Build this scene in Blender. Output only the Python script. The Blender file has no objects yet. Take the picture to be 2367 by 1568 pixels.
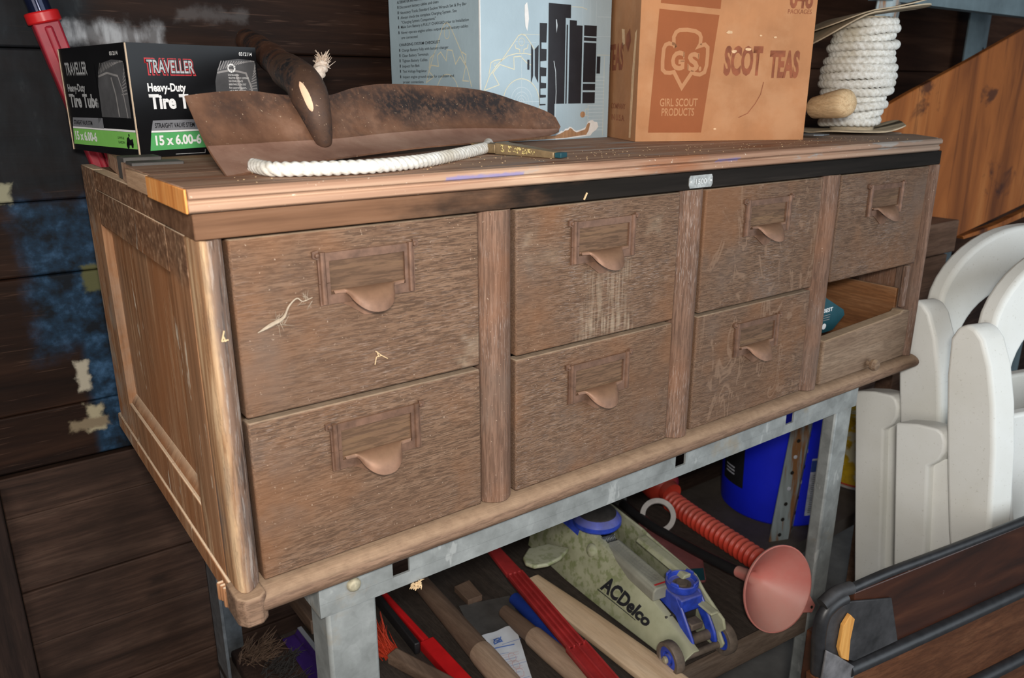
import bpy, bmesh, math, random
from mathutils import Vector, Matrix
random.seed(7)
S = bpy.context.scene
COL = S.collection
# ------------------------------------------------------------------ camera, light, exposure
CAM = Vector((-0.18492, -0.65170, 0.43967))
RM = Matrix(((0.808064408723218, -0.589093891154814, -0.0005465882796676091),
             (0.5618330191050915, 0.7709487960001001, -0.29996935274974423),
             (0.17713150481471446, 0.242087466321416, 0.9539486823996987)))   # rows: right, forward, up
FPX = 1820.92
FLOOR = -0.86
cd = bpy.data.cameras.new('camera'); cam = bpy.data.objects.new('camera', cd); COL.objects.link(cam)
r, f, u = RM[0], RM[1], RM[2]
cam.matrix_world = Matrix(((r[0], u[0], -f[0], CAM[0]), (r[1], u[1], -f[1], CAM[1]), (r[2], u[2], -f[2], CAM[2]), (0, 0, 0, 1)))
cd.sensor_width = 36; cd.lens = FPX / 2367 * 36; cd.clip_start = 0.02; cd.clip_end = 50
cd.dof.use_dof = True; cd.dof.focus_distance = 0.95; cd.dof.aperture_fstop = 9.0
S.camera = cam
S.view_settings.view_transform = 'Standard'; S.view_settings.look = 'None'
S.view_settings.exposure = 0.0; S.view_settings.gamma = 1.0; S.view_settings.use_curve_mapping = False
w = bpy.data.worlds.new('world'); S.world = w; w.use_nodes = True
w.node_tree.nodes['Background'].inputs[0].default_value = (0.75, 0.85, 1, 1)
w.node_tree.nodes['Background'].inputs[1].default_value = 0.12

def area(name, loc, target, sx, sy, power, color):
    l = bpy.data.lights.new(name, 'AREA'); l.shape = 'RECTANGLE'; l.size = sx; l.size_y = sy; l.energy = power; l.color = color
    o = bpy.data.objects.new(name, l); COL.objects.link(o); o.location = loc
    o.rotation_euler = (Vector(target) - Vector(loc)).to_track_quat('-Z', 'Y').to_euler()
    return o
# daylight through the open shed door behind the camera, and the camera's flash
area('door_daylight', (1.5, -2.3, 0.55), (0.9, 0.0, -0.1), 2.2, 2.0, 46, (0.84, 0.93, 1.0))
area('left_fill', (-1.7, -1.5, 0.75), (0.0, 0.2, 0.1), 1.2, 1.3, 25, (1.0, 0.93, 0.84))  # unseen fill added on the left to brighten the side panel; no window known
area('camera_flash', (-0.185, -0.70, 0.515), (0.55, 0.1, 0.05), 0.09, 0.05, 10.5, (1.0, 0.95, 0.88))

# ------------------------------------------------------------------ survey helpers
def ray(px, py):
    d = Vector(((px - 1183.5) / FPX, 1, -(py - 784) / FPX)); return RM.transposed() @ d
def at(px, py, x=None, y=None, z=None):
    """point of a real plane x=, y= or z= that was sighted at this pixel"""
    d = ray(px, py); ax, v = (0, x) if x is not None else (1, y) if y is not None else (2, z)
    return CAM + d * ((v - CAM[ax]) / d[ax])

# ------------------------------------------------------------------ materials
CABO = (.56, .25, -.025)     # base of the cabinet: its parts' coordinates start there
class NT:
    def __init__(s, name, off=(0, 0, 0)):
        m = bpy.data.materials.new(name); m.use_nodes = True; s.m = m; s.t = m.node_tree; s.n = s.t.nodes
        s.b = s.n['Principled BSDF']; s._co = None; s.off = off
    def new(s, typ, **kw):
        n = s.n.new(typ)
        for k, v in kw.items(): setattr(n, k, v)
        return n
    def link(s, a, b): s.t.links.new(a, b)
    def put(s, sock, v):
        if hasattr(v, 'is_linked'): s.link(v, sock)
        elif isinstance(v, (tuple, list)) and len(v) == 3 and sock.type == 'RGBA': sock.default_value = (*v, 1)
        else: sock.default_value = v
    def co(s, rnd=True):
        if s._co is None:
            tc = s.new('ShaderNodeTexCoord'); s._raw = tc.outputs['Object']
            oi = s.new('ShaderNodeObjectInfo'); mu = s.math('MULTIPLY', oi.outputs['Random'], 7.3)
            va = s.new('ShaderNodeVectorMath', operation='ADD'); s.link(tc.outputs['Object'], va.inputs[0]); s.link(mu, va.inputs[1])
            s._co = va.outputs[0]
        if rnd: return s._co
        if tuple(s.off) != (0, 0, 0):
            va = s.new('ShaderNodeVectorMath', operation='ADD'); s.link(s._raw, va.inputs[0]); va.inputs[1].default_value = s.off; s._raw = va.outputs[0]; s.off = (0, 0, 0)
        return s._raw
    def math(s, op, a, b=0.0, c=0.0, clamp=False):
        n = s.new('ShaderNodeMath', operation=op, use_clamp=clamp)
        for i, v in enumerate((a, b, c)): s.put(n.inputs[i], v)
        return n.outputs[0]
    def noise(s, scale, vec=None, detail=5, rough=.6, dist=0., xyz=(1, 1, 1), rnd=True):
        v = vec or s.co(rnd)
        if tuple(xyz) != (1, 1, 1):
            mp = s.new('ShaderNodeVectorMath', operation='MULTIPLY'); s.link(v, mp.inputs[0]); mp.inputs[1].default_value = xyz; v = mp.outputs[0]
        n = s.new('ShaderNodeTexNoise'); s.link(v, n.inputs['Vector'])
        n.inputs['Scale'].default_value = scale; n.inputs['Detail'].default_value = detail
        n.inputs['Roughness'].default_value = rough; n.inputs['Distortion'].default_value = dist
        return n.outputs['Fac']
    def ramp(s, fac, stops, interp='LINEAR'):
        n = s.new('ShaderNodeValToRGB'); cr = n.color_ramp; cr.interpolation = interp
        while len(cr.elements) < len(stops): cr.elements.new(.5)
        for e, (p, c) in zip(cr.elements, stops):
            e.position = p; e.color = (*c, 1) if isinstance(c, (tuple, list)) else (c, c, c, 1)
        s.link(fac, n.inputs[0]); return n.outputs[0]
    def step(s, fac, lo, hi):
        n = s.new('ShaderNodeMapRange', interpolation_type='SMOOTHSTEP'); s.put(n.inputs[0], fac)
        n.inputs[1].default_value = lo; n.inputs[2].default_value = hi; return n.outputs[0]
    def mix(s, fac, a, b, mode='MIX'):
        n = s.new('ShaderNodeMix', data_type='RGBA', blend_type=mode)
        s.put(n.inputs[0], fac); s.put(n.inputs[6], a); s.put(n.inputs[7], b); return n.outputs[2]
    def xyz(s, vec):
        n = s.new('ShaderNodeSeparateXYZ'); s.link(vec, n.inputs[0]); return n.outputs
    def up(s, lo=.5, hi=.95):
        g = s.new('ShaderNodeNewGeometry'); return s.step(s.xyz(g.outputs['Normal'])[2], lo, hi)
    def boxmask(s, ax, ca, ha, bx, cb, hb, soft=.01, amt=.05, nscale=30):
        c = s.xyz(s.co(False))
        da = s.math('SUBTRACT', s.math('ABSOLUTE', s.math('SUBTRACT', c[ax], ca)), ha)
        db = s.math('SUBTRACT', s.math('ABSOLUTE', s.math('SUBTRACT', c[bx], cb)), hb)
        d = s.math('MAXIMUM', da, db)
        d = s.math('ADD', d, s.math('MULTIPLY', s.math('SUBTRACT', s.noise(nscale, rnd=False), .5), amt))
        return s.step(d, soft, -soft)
    def done(s, color, rough=.7, metal=0., bump=None, bstr=.3, bdist=.002, spec=.3, **kw):
        s.put(s.b.inputs['Base Color'], color); s.put(s.b.inputs['Roughness'], rough); s.put(s.b.inputs['Metallic'], metal)
        s.b.inputs['Specular IOR Level'].default_value = spec
        for k, v in kw.items(): s.put(s.b.inputs[k.replace('_', ' ')], v)
        if bump is not None:
            n = s.new('ShaderNodeBump'); n.inputs['Strength'].default_value = bstr; n.inputs['Distance'].default_value = bdist
            s.link(bump, n.inputs['Height']); s.link(n.outputs[0], s.b.inputs['Normal'])
        return s.m

def stretch(axis, a=.05):
    return {'X': (a, 1, 1), 'Y': (1, a, 1), 'Z': (1, 1, a)}[axis]
def wood(name, dark, mid, light, axis='X', sc=60, pores=.5, dust=0., dustcol=(.52, .40, .28), rough=.72, blotch=.4, bstr=.35, pore_light=None, wave=0.6, fs=5.5, a=.06, fa=.085, drift=0, extra=None, off=(0, 0, 0)):
    t = NT(name, off)
    big = t.noise(7, detail=3)
    g = t.noise(sc, xyz=stretch(axis, a), detail=6, rough=.65, dist=wave)
    col = t.ramp(g, [(.28, dark), (.5, mid), (.74, light)])
    fine = t.noise(sc * fs, xyz=stretch(axis, fa), detail=3, rough=.7, dist=.3)
    pm = t.ramp(fine, [(.44, 1.), (.53, 0.)])
    col = t.mix(t.math('MULTIPLY', pm, pores), col, tuple(c * .42 for c in dark))
    if pore_light:
        lm = t.ramp(t.noise(sc * 7, xyz=stretch(axis, .07), detail=2), [(.56, 0.), (.66, 1.)])
        lm = t.math('MULTIPLY', lm, t.ramp(t.noise(9, detail=4), [(.42, 0.), (.62, 1.)]))
        col = t.mix(t.math('MULTIPLY', lm, pore_light), col, (.58, .50, .46))
    col = t.mix(t.math('MULTIPLY', t.ramp(big, [(.35, 1.), (.62, 0.)]), blotch), col, dark)
    if drift:
        dn = t.noise(5.5, detail=4); col = t.mix(t.ramp(dn, [(.35, .55), (.5, 0.)]), col, tuple(x * y for x, y in zip(mid, (1.25, .95, .68)))); col = t.mix(t.ramp(t.noise(8, detail=5), [(.54, 0.), (.72, .6)]), col, (.135, .098, .078))
        col = t.mix(t.ramp(t.noise(420, detail=2), [(.70, 0.), (.74, .55)]), col, (.48, .37, .28))
    if extra: col = extra(t, col)
    if dust:
        col = t.mix(t.math('MULTIPLY', t.up(.45, .9), t.ramp(t.noise(90), [(.3, dust * .55), (.65, dust)])), col, dustcol)
    h = t.math('ADD', t.math('MULTIPLY', g, .6), t.math('MULTIPLY', fine, .7))
    return t.done(col, rough, bump=h, bstr=bstr, bdist=.0015, spec=.25)
def plain(name, c, rough=.6, metal=0., var=.15, sc=40, bstr=.12, spec=.4, dust=0., dustcol=(.45, .40, .34), coat=0., **kw):
    t = NT(name)
    n = t.noise(sc, detail=5)
    col = t.ramp(n, [(.3, tuple(x * (1 - var) for x in c)), (.7, tuple(min(1, x * (1 + var)) for x in c))])
    if dust:
        col = t.mix(t.math('MULTIPLY', t.up(.2, .9), t.ramp(t.noise(25), [(.3, dust * .4), (.65, dust)])), col, dustcol)
    if coat: kw['Coat_Weight'] = coat
    return t.done(col, rough, metal, bump=n, bstr=bstr, bdist=.001, spec=spec, **kw)

OAK = ((.120, .066, .040), (.165, .097, .060), (.218, .138, .092))
M = {}
def smears(t, col):
    st = t.ramp(t.noise(330, xyz=(1, 1, .05), detail=3), [(.42, 0.), (.58, 1.)])
    for cx, hx, cz, hz, f, streak in ((.425, .030, .205, .038, .42, 1), (.415, .030, .180, .008, .35, 1), (.463, .008, .178, .012, .5, 1), (.497, .006, .288, .005, .4, 0), (.312, .005, .292, .006, .38, 0), (.238, .008, .188, .010, .35, 0), (.232, .006, .170, .004, .5, 0), (.12, .05, .345, .004, .2, 0), (.33, .02, .27, .006, .2, 0)):
        m = t.boxmask(0, cx, hx, 2, cz, hz, .010, .050, 45)
        if streak: m = t.math('MULTIPLY', m, st)
        col = t.mix(t.math('MULTIPLY', m, f * .5), col, (.50, .41, .30))
    c = t.xyz(t.co(False)); fl = t.ramp(t.noise(30, xyz=(1, 1, .42), detail=2, dist=1.6), [(.575, 0.), (.60, 1.), (.635, 1.), (.655, 0.)])
    fl = t.math('MULTIPLY', t.math('MULTIPLY', fl, t.step(c[0], .56, .62)), t.step(c[0], .86, .82))
    return t.mix(t.math('MULTIPLY', fl, .45), col, (.26, .165, .11))
M['oak_h'] = wood('oak_drawer', *OAK, drift=1, extra=smears, off=CABO, axis='X', sc=200, pores=.72, pore_light=.22, dust=.5, blotch=.45, fs=4.2, a=.085, fa=.085)
M['oak_v'] = wood('oak_post', (.115, .062, .041), (.188, .108, .073), (.26, .162, .117), drift=1, axis='Z', sc=150, pores=.5, pore_light=.4, dust=.3, blotch=.3, fs=3.6, a=.05, fa=.06)
M['oak_rail'] = None
M['oak_mould'] = wood('oak_moulding', (.125, .072, .046), (.21, .128, .084), (.29, .185, .126), axis='X', sc=90, pores=.45, dust=.7, dustcol=(.44, .305, .20))
def rail_mat():
    t = NT('stained_rail', CABO); x = t.xyz(t.co(False))[0]
    g = t.noise(70, xyz=stretch('X', .05), detail=6)
    brown = t.ramp(g, [(.3, (.075, .036, .02)), (.55, (.16, .082, .046)), (.75, (.23, .13, .08))])
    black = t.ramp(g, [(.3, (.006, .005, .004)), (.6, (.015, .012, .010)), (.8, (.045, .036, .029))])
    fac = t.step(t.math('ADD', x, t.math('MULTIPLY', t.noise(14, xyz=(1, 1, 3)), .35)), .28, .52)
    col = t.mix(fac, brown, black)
    z = t.xyz(t.co(False))[2]
    return t.done(col, .75, bump=g, bstr=.3, bdist=.001, spec=.12)
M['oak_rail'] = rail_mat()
def side_mat():
    t = NT('weathered_side_panel', CABO); c = t.xyz(t.co(False))
    g = t.noise(60, xyz=stretch('Z', .05), detail=7, dist=.5, rough=.7)
    col = t.ramp(g, [(.30, (.14, .068, .034)), (.5, (.30, .155, .082)), (.70, (.44, .255, .145))])
    col = t.mix(t.ramp(t.noise(9, detail=4, xyz=(1, 1, .5)), [(.42, 0.), (.62, .65)]), col, (.32, .125, .048))
    worn = t.ramp(t.noise(46, xyz=(1, 1, .09), detail=6, rough=.7), [(.56, 0.), (.64, 1.)])
    front = t.step(c[1], .16, .02)
    col = t.mix(t.math('MULTIPLY', worn, t.math('ADD', .35, t.math('MULTIPLY', front, .4))), col, (.55, .37, .225))
    pale = t.ramp(t.noise(70, xyz=(1, 1, .2), detail=4), [(.655, 0.), (.69, 1.)])
    col = t.mix(t.math('MULTIPLY', pale, .8), col, (.66, .56, .44))
    grey = t.math('MULTIPLY', t.ramp(t.noise(20, detail=5), [(.45, 0.), (.6, .7)]), t.step(c[1], .38, .5))
    col = t.mix(grey, col, (.34, .29, .235))
    top = t.step(t.math('ADD', c[2], t.math('MULTIPLY', t.noise(30), .05)), .295, .325)
    col = t.mix(t.math('MULTIPLY', top, .75), col, t.ramp(t.noise(130, detail=4), [(.38, (.06, .034, .024)), (.55, (.17, .095, .058)), (.66, (.36, .23, .15))]))
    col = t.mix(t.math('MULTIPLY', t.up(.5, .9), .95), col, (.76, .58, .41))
    return t.done(col, .85, bump=t.math('ADD', g, worn), bstr=.4, bdist=.0015, spec=.1)
M['side'] = side_mat()
def corner_mat():
    t = NT('weathered_corner_post', CABO); c = t.xyz(t.co(False))
    g = t.noise(80, xyz=stretch('Z', .06), detail=6, dist=.4)
    col = t.ramp(g, [(.3, (.11, .065, .045)), (.5, (.20, .125, .09)), (.72, (.30, .20, .145))])
    chalk = t.ramp(t.noise(210, xyz=(1, 1, .11), detail=5, rough=.7), [(.50, 0.), (.60, 1.)])
    dk = t.ramp(t.noise(190, xyz=(1, 1, .09), detail=4), [(.40, 1.), (.47, 0.)])
    col = t.mix(t.math('MULTIPLY', chalk, .62), col, (.46, .40, .36))
    col = t.mix(t.math('MULTIPLY', dk, .7), col, (.05, .032, .025))
    fac = t.step(t.math('ADD', c[0], t.math('MULTIPLY', t.noise(40, xyz=(1, 1, .15)), .016)), .0 - .5837 + .5837 - .004, -.013)
    col = t.mix(fac, col, t.ramp(g, [(.32, (.15, .075, .04)), (.5, (.34, .185, .095)), (.66, (.56, .38, .23))]))
    grey = t.ramp(t.noise(18, xyz=(1, 1, .4)), [(.5, 0.), (.68, .7)])
    col = t.mix(grey, col, (.12, .105, .10))
    return t.done(col, .9, bump=chalk, bstr=.5, bdist=.0015, spec=.05)
M['corner'] = corner_mat()
def top_mat():
    t = NT('worn_top_board', CABO); c = t.xyz(t.co(False))
    g = t.noise(55, xyz=stretch('X', .045), detail=6, dist=.8)
    col = t.ramp(g, [(.27, (.19, .09, .055)), (.48, (.35, .205, .135)), (.7, (.51, .35, .245))])
    col = t.mix(t.ramp(t.noise(22, xyz=(.22, 1, 1)), [(.53, 0.), (.64, .7)]), col, (.30, .12, .055))
    scuff = t.math('MULTIPLY', t.ramp(t.noise(30, xyz=(.25, 1, 1), detail=6), [(.60, 0.), (.64, 1.)]), t.step(c[0], .1, .5))
    col = t.mix(t.math('MULTIPLY', scuff, .75), col, (.33, .34, .335))
    blue = t.math('MAXIMUM', t.boxmask(0, .245, .045, 2, .3625, .0018, .0015, .006, 90), t.boxmask(0, .60, .02, 2, .3605, .0015, .0015, .006, 90))
    col = t.mix(t.math('MULTIPLY', blue, .7), col, (.16, .17, .42))
    gr = t.step(c[0], .75, 1.1)
    col = t.mix(t.math('MULTIPLY', gr, .6), col, (.27, .215, .17))
    specks = t.ramp(t.noise(230, detail=2), [(.70, 0.), (.74, .8)])
    col = t.mix(specks, col, (.70, .60, .48))
    return t.done(col, .72, bump=g, bstr=.4, bdist=.0018, spec=.25)
M['top'] = top_mat()
M['endgrain'] = wood('fresh_end_grain', (.55, .18, .04), (.80, .33, .09), (.88, .48, .18), axis='Z', sc=90, pores=.15, blotch=.1)
M['endpale'] = wood('pale_end_grain', (.36, .21, .12), (.55, .36, .23), (.66, .46, .31), axis='Y', sc=80, pores=.2)
M['copper'] = plain('tarnished_copper_pull', (.195, .105, .066), .55, .25, .3, 60, .25, dust=.6, dustcol=(.30, .182, .110))
M['copper_dark'] = plain('shaded_copper_frame', (.155, .085, .056), .5, .3, .35, 80, .3, dust=.6, dustcol=(.34, .20, .125))  # copper darkened to paint in the relief shadows of the frames
M['cardback'] = wood('stained_label_wood', (.085, .048, .028), (.145, .083, .050), (.20, .12, .062), axis='X', sc=70, pores=.5)
M['tin'] = plain('stamped_tin_tag', (.42, .42, .40), .38, .7, .35, 120, .3)
M['tin_text'] = plain('tag_raised_numerals', (.72, .72, .70), .4, .5, .1)
M['drawer_in'] = wood('drawer_inside_wood', (.12, .046, .018), (.23, .098, .038), (.30, .15, .07), axis='Y', sc=50, pores=.3, dust=.35)
M['drawer_dust'] = wood('dusty_drawer_front', (.16, .10, .065), (.245, .165, .11), (.32, .23, .16), axis='X', sc=65, pores=.4, dust=.8, dustcol=(.40, .29, .19))
M['void'] = plain('shade_black', (.012, .009, .007), .9)  # near black that paints the shade in gaps and holes
def galv():
    t = NT('galvanised_steel')
    v = t.new('ShaderNodeTexVoronoi'); t.link(t.co(), v.inputs['Vector']); v.inputs['Scale'].default_value = 70
    n = t.noise(30, detail=6)
    col = t.ramp(n, [(.3, (.205, .215, .21)), (.55, (.285, .30, .295)), (.75, (.36, .375, .37))])
    bw = t.new('ShaderNodeRGBToBW'); t.link(v.outputs['Color'], bw.inputs[0]); col = t.mix(.22, col, t.ramp(bw.outputs[0], [(.2, .3), (.8, .7)]), 'SOFT_LIGHT')
    sp = t.ramp(t.noise(26, xyz=(1, 1, .45), detail=4), [(.62, 0.), (.65, 1.)])
    col = t.mix(t.math('MULTIPLY', sp, .5), col, (.50, .51, .50))
    col = t.mix(t.ramp(t.noise(11, detail=5), [(.60, 0.), (.72, .7)]), col, (.31, .25, .17))
    return t.done(col, .55, .35, bump=n, bstr=.1, bdist=.001)
M['galv'] = galv()
M['bolt'] = plain('dusty_bolt', (.38, .34, .24), .6, .3, .3, 200)
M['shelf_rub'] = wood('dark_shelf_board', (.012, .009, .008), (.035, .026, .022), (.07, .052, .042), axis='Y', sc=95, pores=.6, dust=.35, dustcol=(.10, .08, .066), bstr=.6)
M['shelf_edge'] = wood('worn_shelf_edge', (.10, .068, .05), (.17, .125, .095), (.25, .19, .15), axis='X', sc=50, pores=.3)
def rust(name, a, b, c, black=.5, rough=.6, off=(0, 0, 0), black_at=False, bs=7):
    t = NT(name, off); n1 = t.noise(16, detail=7, rough=.65); n2 = t.noise(150, detail=4); n3 = t.noise(bs, detail=4)
    col = t.ramp(n1, [(.3, a), (.52, b), (.72, c)])
    bl = t.ramp(n3, [(.46, 0.), (.60, 1.)])
    bl = t.math('MULTIPLY', bl, t.ramp(n2, [(.38, 0.35), (.55, 1.)]))
    bl = t.math('MULTIPLY', bl, black)
    if black_at:                                  # the paint that is left on the blade
        for cx, hx, cz, hz, f_ in ((.37, .12, .424, .020, 1.), (.20, .08, .438, .014, .85), (.09, .05, .430, .012, .6)):
            m = t.math('MULTIPLY', t.boxmask(0, cx, hx, 2, cz, hz, .016, .045, 22), t.ramp(n2, [(.36, .5), (.54, 1.)])); bl = t.math('MAXIMUM', bl, t.math('MULTIPLY', m, f_ * .93))
    col = t.mix(bl, col, (.020, .021, .024))
    sp = t.ramp(t.noise(320, detail=2), [(.70, 0.), (.74, .8)])
    col = t.mix(sp, col, (.50, .36, .24))
    return t.done(col, rough, .25, bump=n2, bstr=.25, bdist=.001, spec=.35)
BLO = (.205, .14, .369)
M['rust'] = rust('rusty_blade_steel', (.125, .06, .036), (.215, .108, .064), (.31, .175, .115), .5, off=BLO, black_at=True)
M['rust_lip'] = rust('lit_brown_lip', (.24, .125, .088), (.345, .20, .145), (.44, .285, .215), .12)  # lip faces up; the light it catches is put into a lighter colour
M['shaft'] = rust('worn_black_handle', (.06, .026, .016), (.12, .055, .033), (.24, .115, .065), 1., bs=26)
M['socket'] = rust('black_socket', (.05, .028, .02), (.10, .055, .036), (.19, .10, .065), 1., bs=16)
M['pale_wood'] = plain('bare_pale_wood', (.78, .50, .33), .7, 0, .1)
def rope_m(name, a, b):
    t = NT(name); n = t.noise(200, detail=4); col = t.ramp(n, [(.3, a), (.6, b)])
    col = t.mix(t.ramp(t.noise(14, detail=4), [(.50, 0.), (.70, .65)]), col, tuple(x * y for x, y in zip(a, (.82, .72, .55))))
    return t.done(col, .85, bump=n, bstr=.5, bdist=.001, spec=.15)
M['rope'] = rope_m('white_rope', (.50, .475, .42), (.74, .73, .69))
M['rope_grey'] = rope_m('greyish_rope', (.50, .50, .47), (.70, .70, .67))
M['rope_tan'] = rope_m('soiled_rope', (.55, .42, .33), (.75, .64, .54))
# cartons
def carton(name, base, wrinkle=.3, mott=.12, rough=.75, spec=.25, corr='Z', stain=None):
    t = NT(name); n = t.noise(9, detail=6); w_ = t.noise(240, xyz=stretch(corr, .02), detail=2)
    col = t.ramp(n, [(.3, tuple(x * (1 - mott) for x in base)), (.7, tuple(min(1, x * (1 + mott)) for x in base))])
    col = t.mix(t.math('MULTIPLY', w_, .14), col, tuple(x * .7 for x in base))
    if stain: col = t.mix(t.ramp(t.noise(14, detail=6), [(.50, 0.), (.66, .5)]), col, stain)
    h = t.math('ADD', t.math('MULTIPLY', n, 1.), t.math('MULTIPLY', t.noise(5, detail=2), 3.))
    return t.done(col, rough, bump=h, bstr=wrinkle, bdist=.006, spec=spec)
M['kraft'] = carton('tan_cardboard', (.44, .20, .088), .5, .18, stain=(.52, .275, .14))
M['kraft_ink'] = carton('red_brown_ink', (.30, .092, .032), .3, .1)
M['kraft_ink2'] = plain('faded_brown_ink', (.26, .078, .034), .8, 0, .3, 60)
M['kraft_light'] = carton('bare_cardboard_line', (.46, .215, .10), .2, .08)
M['kraft_edge'] = plain('worn_pale_carton_edge', (.72, .47, .27), .8, 0, .2, 90)
M['torn'] = wood('torn_corrugation', (.25, .13, .065), (.50, .28, .15), (.62, .38, .22), axis='Z', sc=60, pores=.2, wave=.1)
M['torn_white'] = plain('torn_white_paper', (.80, .79, .77), .9, 0, .08, 80, .5)
M['blue_card'] = carton('pale_blue_carton', (.405, .520, .585), .35, .08, .5, .4)
M['bk_ink'] = plain('black_print', (.016, .017, .022), .5, 0, .2)
M['cream_ink'] = plain('cream_line_print', (.70, .66, .50), .6, 0, .08)
M['white_line'] = plain('pale_line_print', (.62, .70, .74), .6, 0, .05)
M['bk_gloss'] = plain('glossy_black_carton', (.006, .006, .007), .3, 0, .2, 20, .06, .25)
M['card_edge'] = plain('cut_carton_edge', (.55, .42, .30), .8)
M['green_l'] = plain('light_green_print', (.22, .56, .12), .35, 0, .05)
M['green'] = plain('green_print', (.10, .42, .14), .35, 0, .05)
M['grey_ink'] = plain('grey_band_print', (.20, .205, .225), .35, 0, .08)
M['white_ink'] = plain('white_print', (.86, .86, .86), .4, 0, .03)
M['silver_ink'] = plain('silver_print', (.42, .43, .44), .35, 0, .2, 300)
M['red_ink'] = plain('red_print', (.50, .03, .035), .4, 0, .05)
M['dim_ink'] = plain('dark_grey_print', (.10, .10, .105), .35, 0, .15)
M['tyre_ink'] = plain('tyre_picture_grey', (.085, .085, .09), .35, 0, .3, 30)
M['tyre_ink2'] = plain('tyre_picture_light', (.27, .26, .26), .35, 0, .35, 30)
M['brass'] = plain('dull_brass_flat', (.30, .215, .12), .5, .5, .35, 60)
M['yellow_fleck'] = plain('yellow_paint_fleck', (.75, .62, .25), .6)
M['teal'] = plain('teal_tip', (.012, .065, .085), .5)
M['cardflange'] = plain('old_cardboard_disc', (.46, .38, .27), .85, 0, .25, 30, .5, .2)
M['dowel'] = wood('pale_turned_wood', (.42, .27, .14), (.60, .42, .24), (.70, .53, .33), axis='Y', sc=110, pores=.25)
M['steel'] = plain('scuffed_grey_steel', (.20, .215, .23), .4, .6, .3, 50)
M['navy'] = plain('navy_plastic', (.012, .018, .045), .3)
M['red_plastic'] = plain('dull_red_plastic', (.30, .016, .03), .42, 0, .2, 30)
M['red_bright'] = plain('bright_red_plastic', (.52, .012, .014), .35, 0, .15, 30)
M['shiny_navy'] = plain('shiny_dark_blue_tube', (.010, .014, .040), .12, .4, .2, 30, .05)
def wall_mat():
    t = NT('old_stained_planks'); c = t.xyz(t.co(False))
    g = t.noise(26, xyz=stretch('X', .07), detail=7, dist=.7, rnd=False)
    col = t.ramp(g, [(.28, (.006, .003, .0025)), (.5, (.018, .008, .005)), (.74, (.042, .019, .011))])
    kn = t.ramp(t.noise(300, xyz=(.05, 1, 1), detail=2, rnd=False), [(.62, 0.), (.72, .5)])
    col = t.mix(kn, col, (.09, .05, .035))
    far = t.step(c[0], .95, 1.5)
    col = t.mix(far, col, t.ramp(g, [(.28, (.018, .007, .004)), (.5, (.045, .019, .010)), (.74, (.085, .040, .023))]))
    # old paint left on the boards: blue-black high on the left, blue lower down, cream patches
    m0 = t.boxmask(0, -.27, .30, 2, .44, .145, .03, .12, 14)
    tn = t.ramp(t.noise(40, xyz=(1, 1, .4), detail=5, rnd=False), [(.35, (.005, .006, .008)), (.6, (.010, .014, .018)), (.78, (.035, .043, .048))])
    col = t.mix(t.math('MULTIPLY', m0, .85), col, tn)
    bl = t.ramp(t.noise(34, detail=6, rnd=False), [(.38, (.007, .010, .015)), (.53, (.013, .034, .066)), (.70, (.045, .105, .20))])
    m1 = t.boxmask(0, -.03, .073, 2, .19, .105, .02, .05, 22)
    m2 = t.boxmask(0, .015, .063, 2, .0, .115, .006, .03, 34)
    col = t.mix(t.math('MAXIMUM', m1, m2), col, bl)
    for cx, hx, cz, hz, cc in ((-.053, .008, .040, .022, (.42, .38, .30)), (-.045, .010, -.028, .02, (.38, .33, .22)), (-.122, .022, .308, .012, (.30, .29, .20)), (-.02, .012, .183, .02, (.10, .10, .045)), (-.055, .026, -.035, .007, (.22, .17, .11))):
        mm = t.boxmask(0, cx, hx, 2, cz, hz, .004, .022, 60)
        col = t.mix(mm, col, cc)
    m3 = t.boxmask(0, .055, .060, 2, .514, .013, .010, .045, 30)  # pale streaky patch above the black carton
    m3 = t.math('MULTIPLY', m3, t.ramp(t.noise(60, xyz=(1, 1, .25), detail=4, rnd=False), [(.4, .35), (.6, 1.)]))
    col = t.mix(t.math('MULTIPLY', m3, .85), col, (.42, .43, .45))
    m4 = t.boxmask(0, .19, .05, 2, .545, .008, .006, .03, 40)
    col = t.mix(t.math('MULTIPLY', m4, .25), col, (.20, .19, .19))
    return t.done(col, .62, bump=g, bstr=.4, bdist=.002, spec=.14)
M['wall'] = wall_mat()
def knots(t, col):
    for cx, cz, r_ in ((.008, -.349, .008), (.001, -.374, .009)):
        col = t.mix(t.math('MULTIPLY', t.boxmask(0, cx, r_, 2, cz, .003, .012, .006, 30), .8), col, (.008, .005, .004))
    return col
M['wall_low'] = wood('dark_lower_boards', (.018, .009, .006), (.060, .031, .021), (.115, .066, .046), axis='X', sc=30, pores=.3, wave=1.2, blotch=.6, bstr=.15, extra=knots)
M['post_dark'] = wood('dark_upright_board', (.012, .007, .006), (.03, .016, .012), (.05, .028, .02), axis='Z', sc=30, pores=.3)
M['floor'] = plain('dusty_concrete', (.13, .125, .12), .85, 0, .25, 14, .3)
M['ceil'] = wood('dark_roof_boards', (.02, .012, .008), (.05, .028, .018), (.08, .05, .03), axis='X', sc=20)
def plywood_mat():
    t = NT('varnished_orange_board')
    g = t.noise(16, xyz=(.35, 1, .06), detail=6, dist=1.2)
    col = t.ramp(g, [(.3, (.15, .044, .012)), (.52, (.35, .110, .026)), (.72, (.50, .19, .054))])
    g2 = t.noise(60, xyz=(1, 1, .07), detail=3)
    col = t.mix(t.ramp(g2, [(.55, 0.), (.66, .5)]), col, (.10, .030, .010))
    st = t.ramp(t.noise(7, detail=5, dist=.5), [(.60, 0.), (.67, .8)])
    col = t.mix(st, col, (.045, .017, .012))
    return t.done(col, .42, bump=g, bstr=.15, bdist=.001, spec=.3)
M['plywood'] = plywood_mat()
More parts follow.
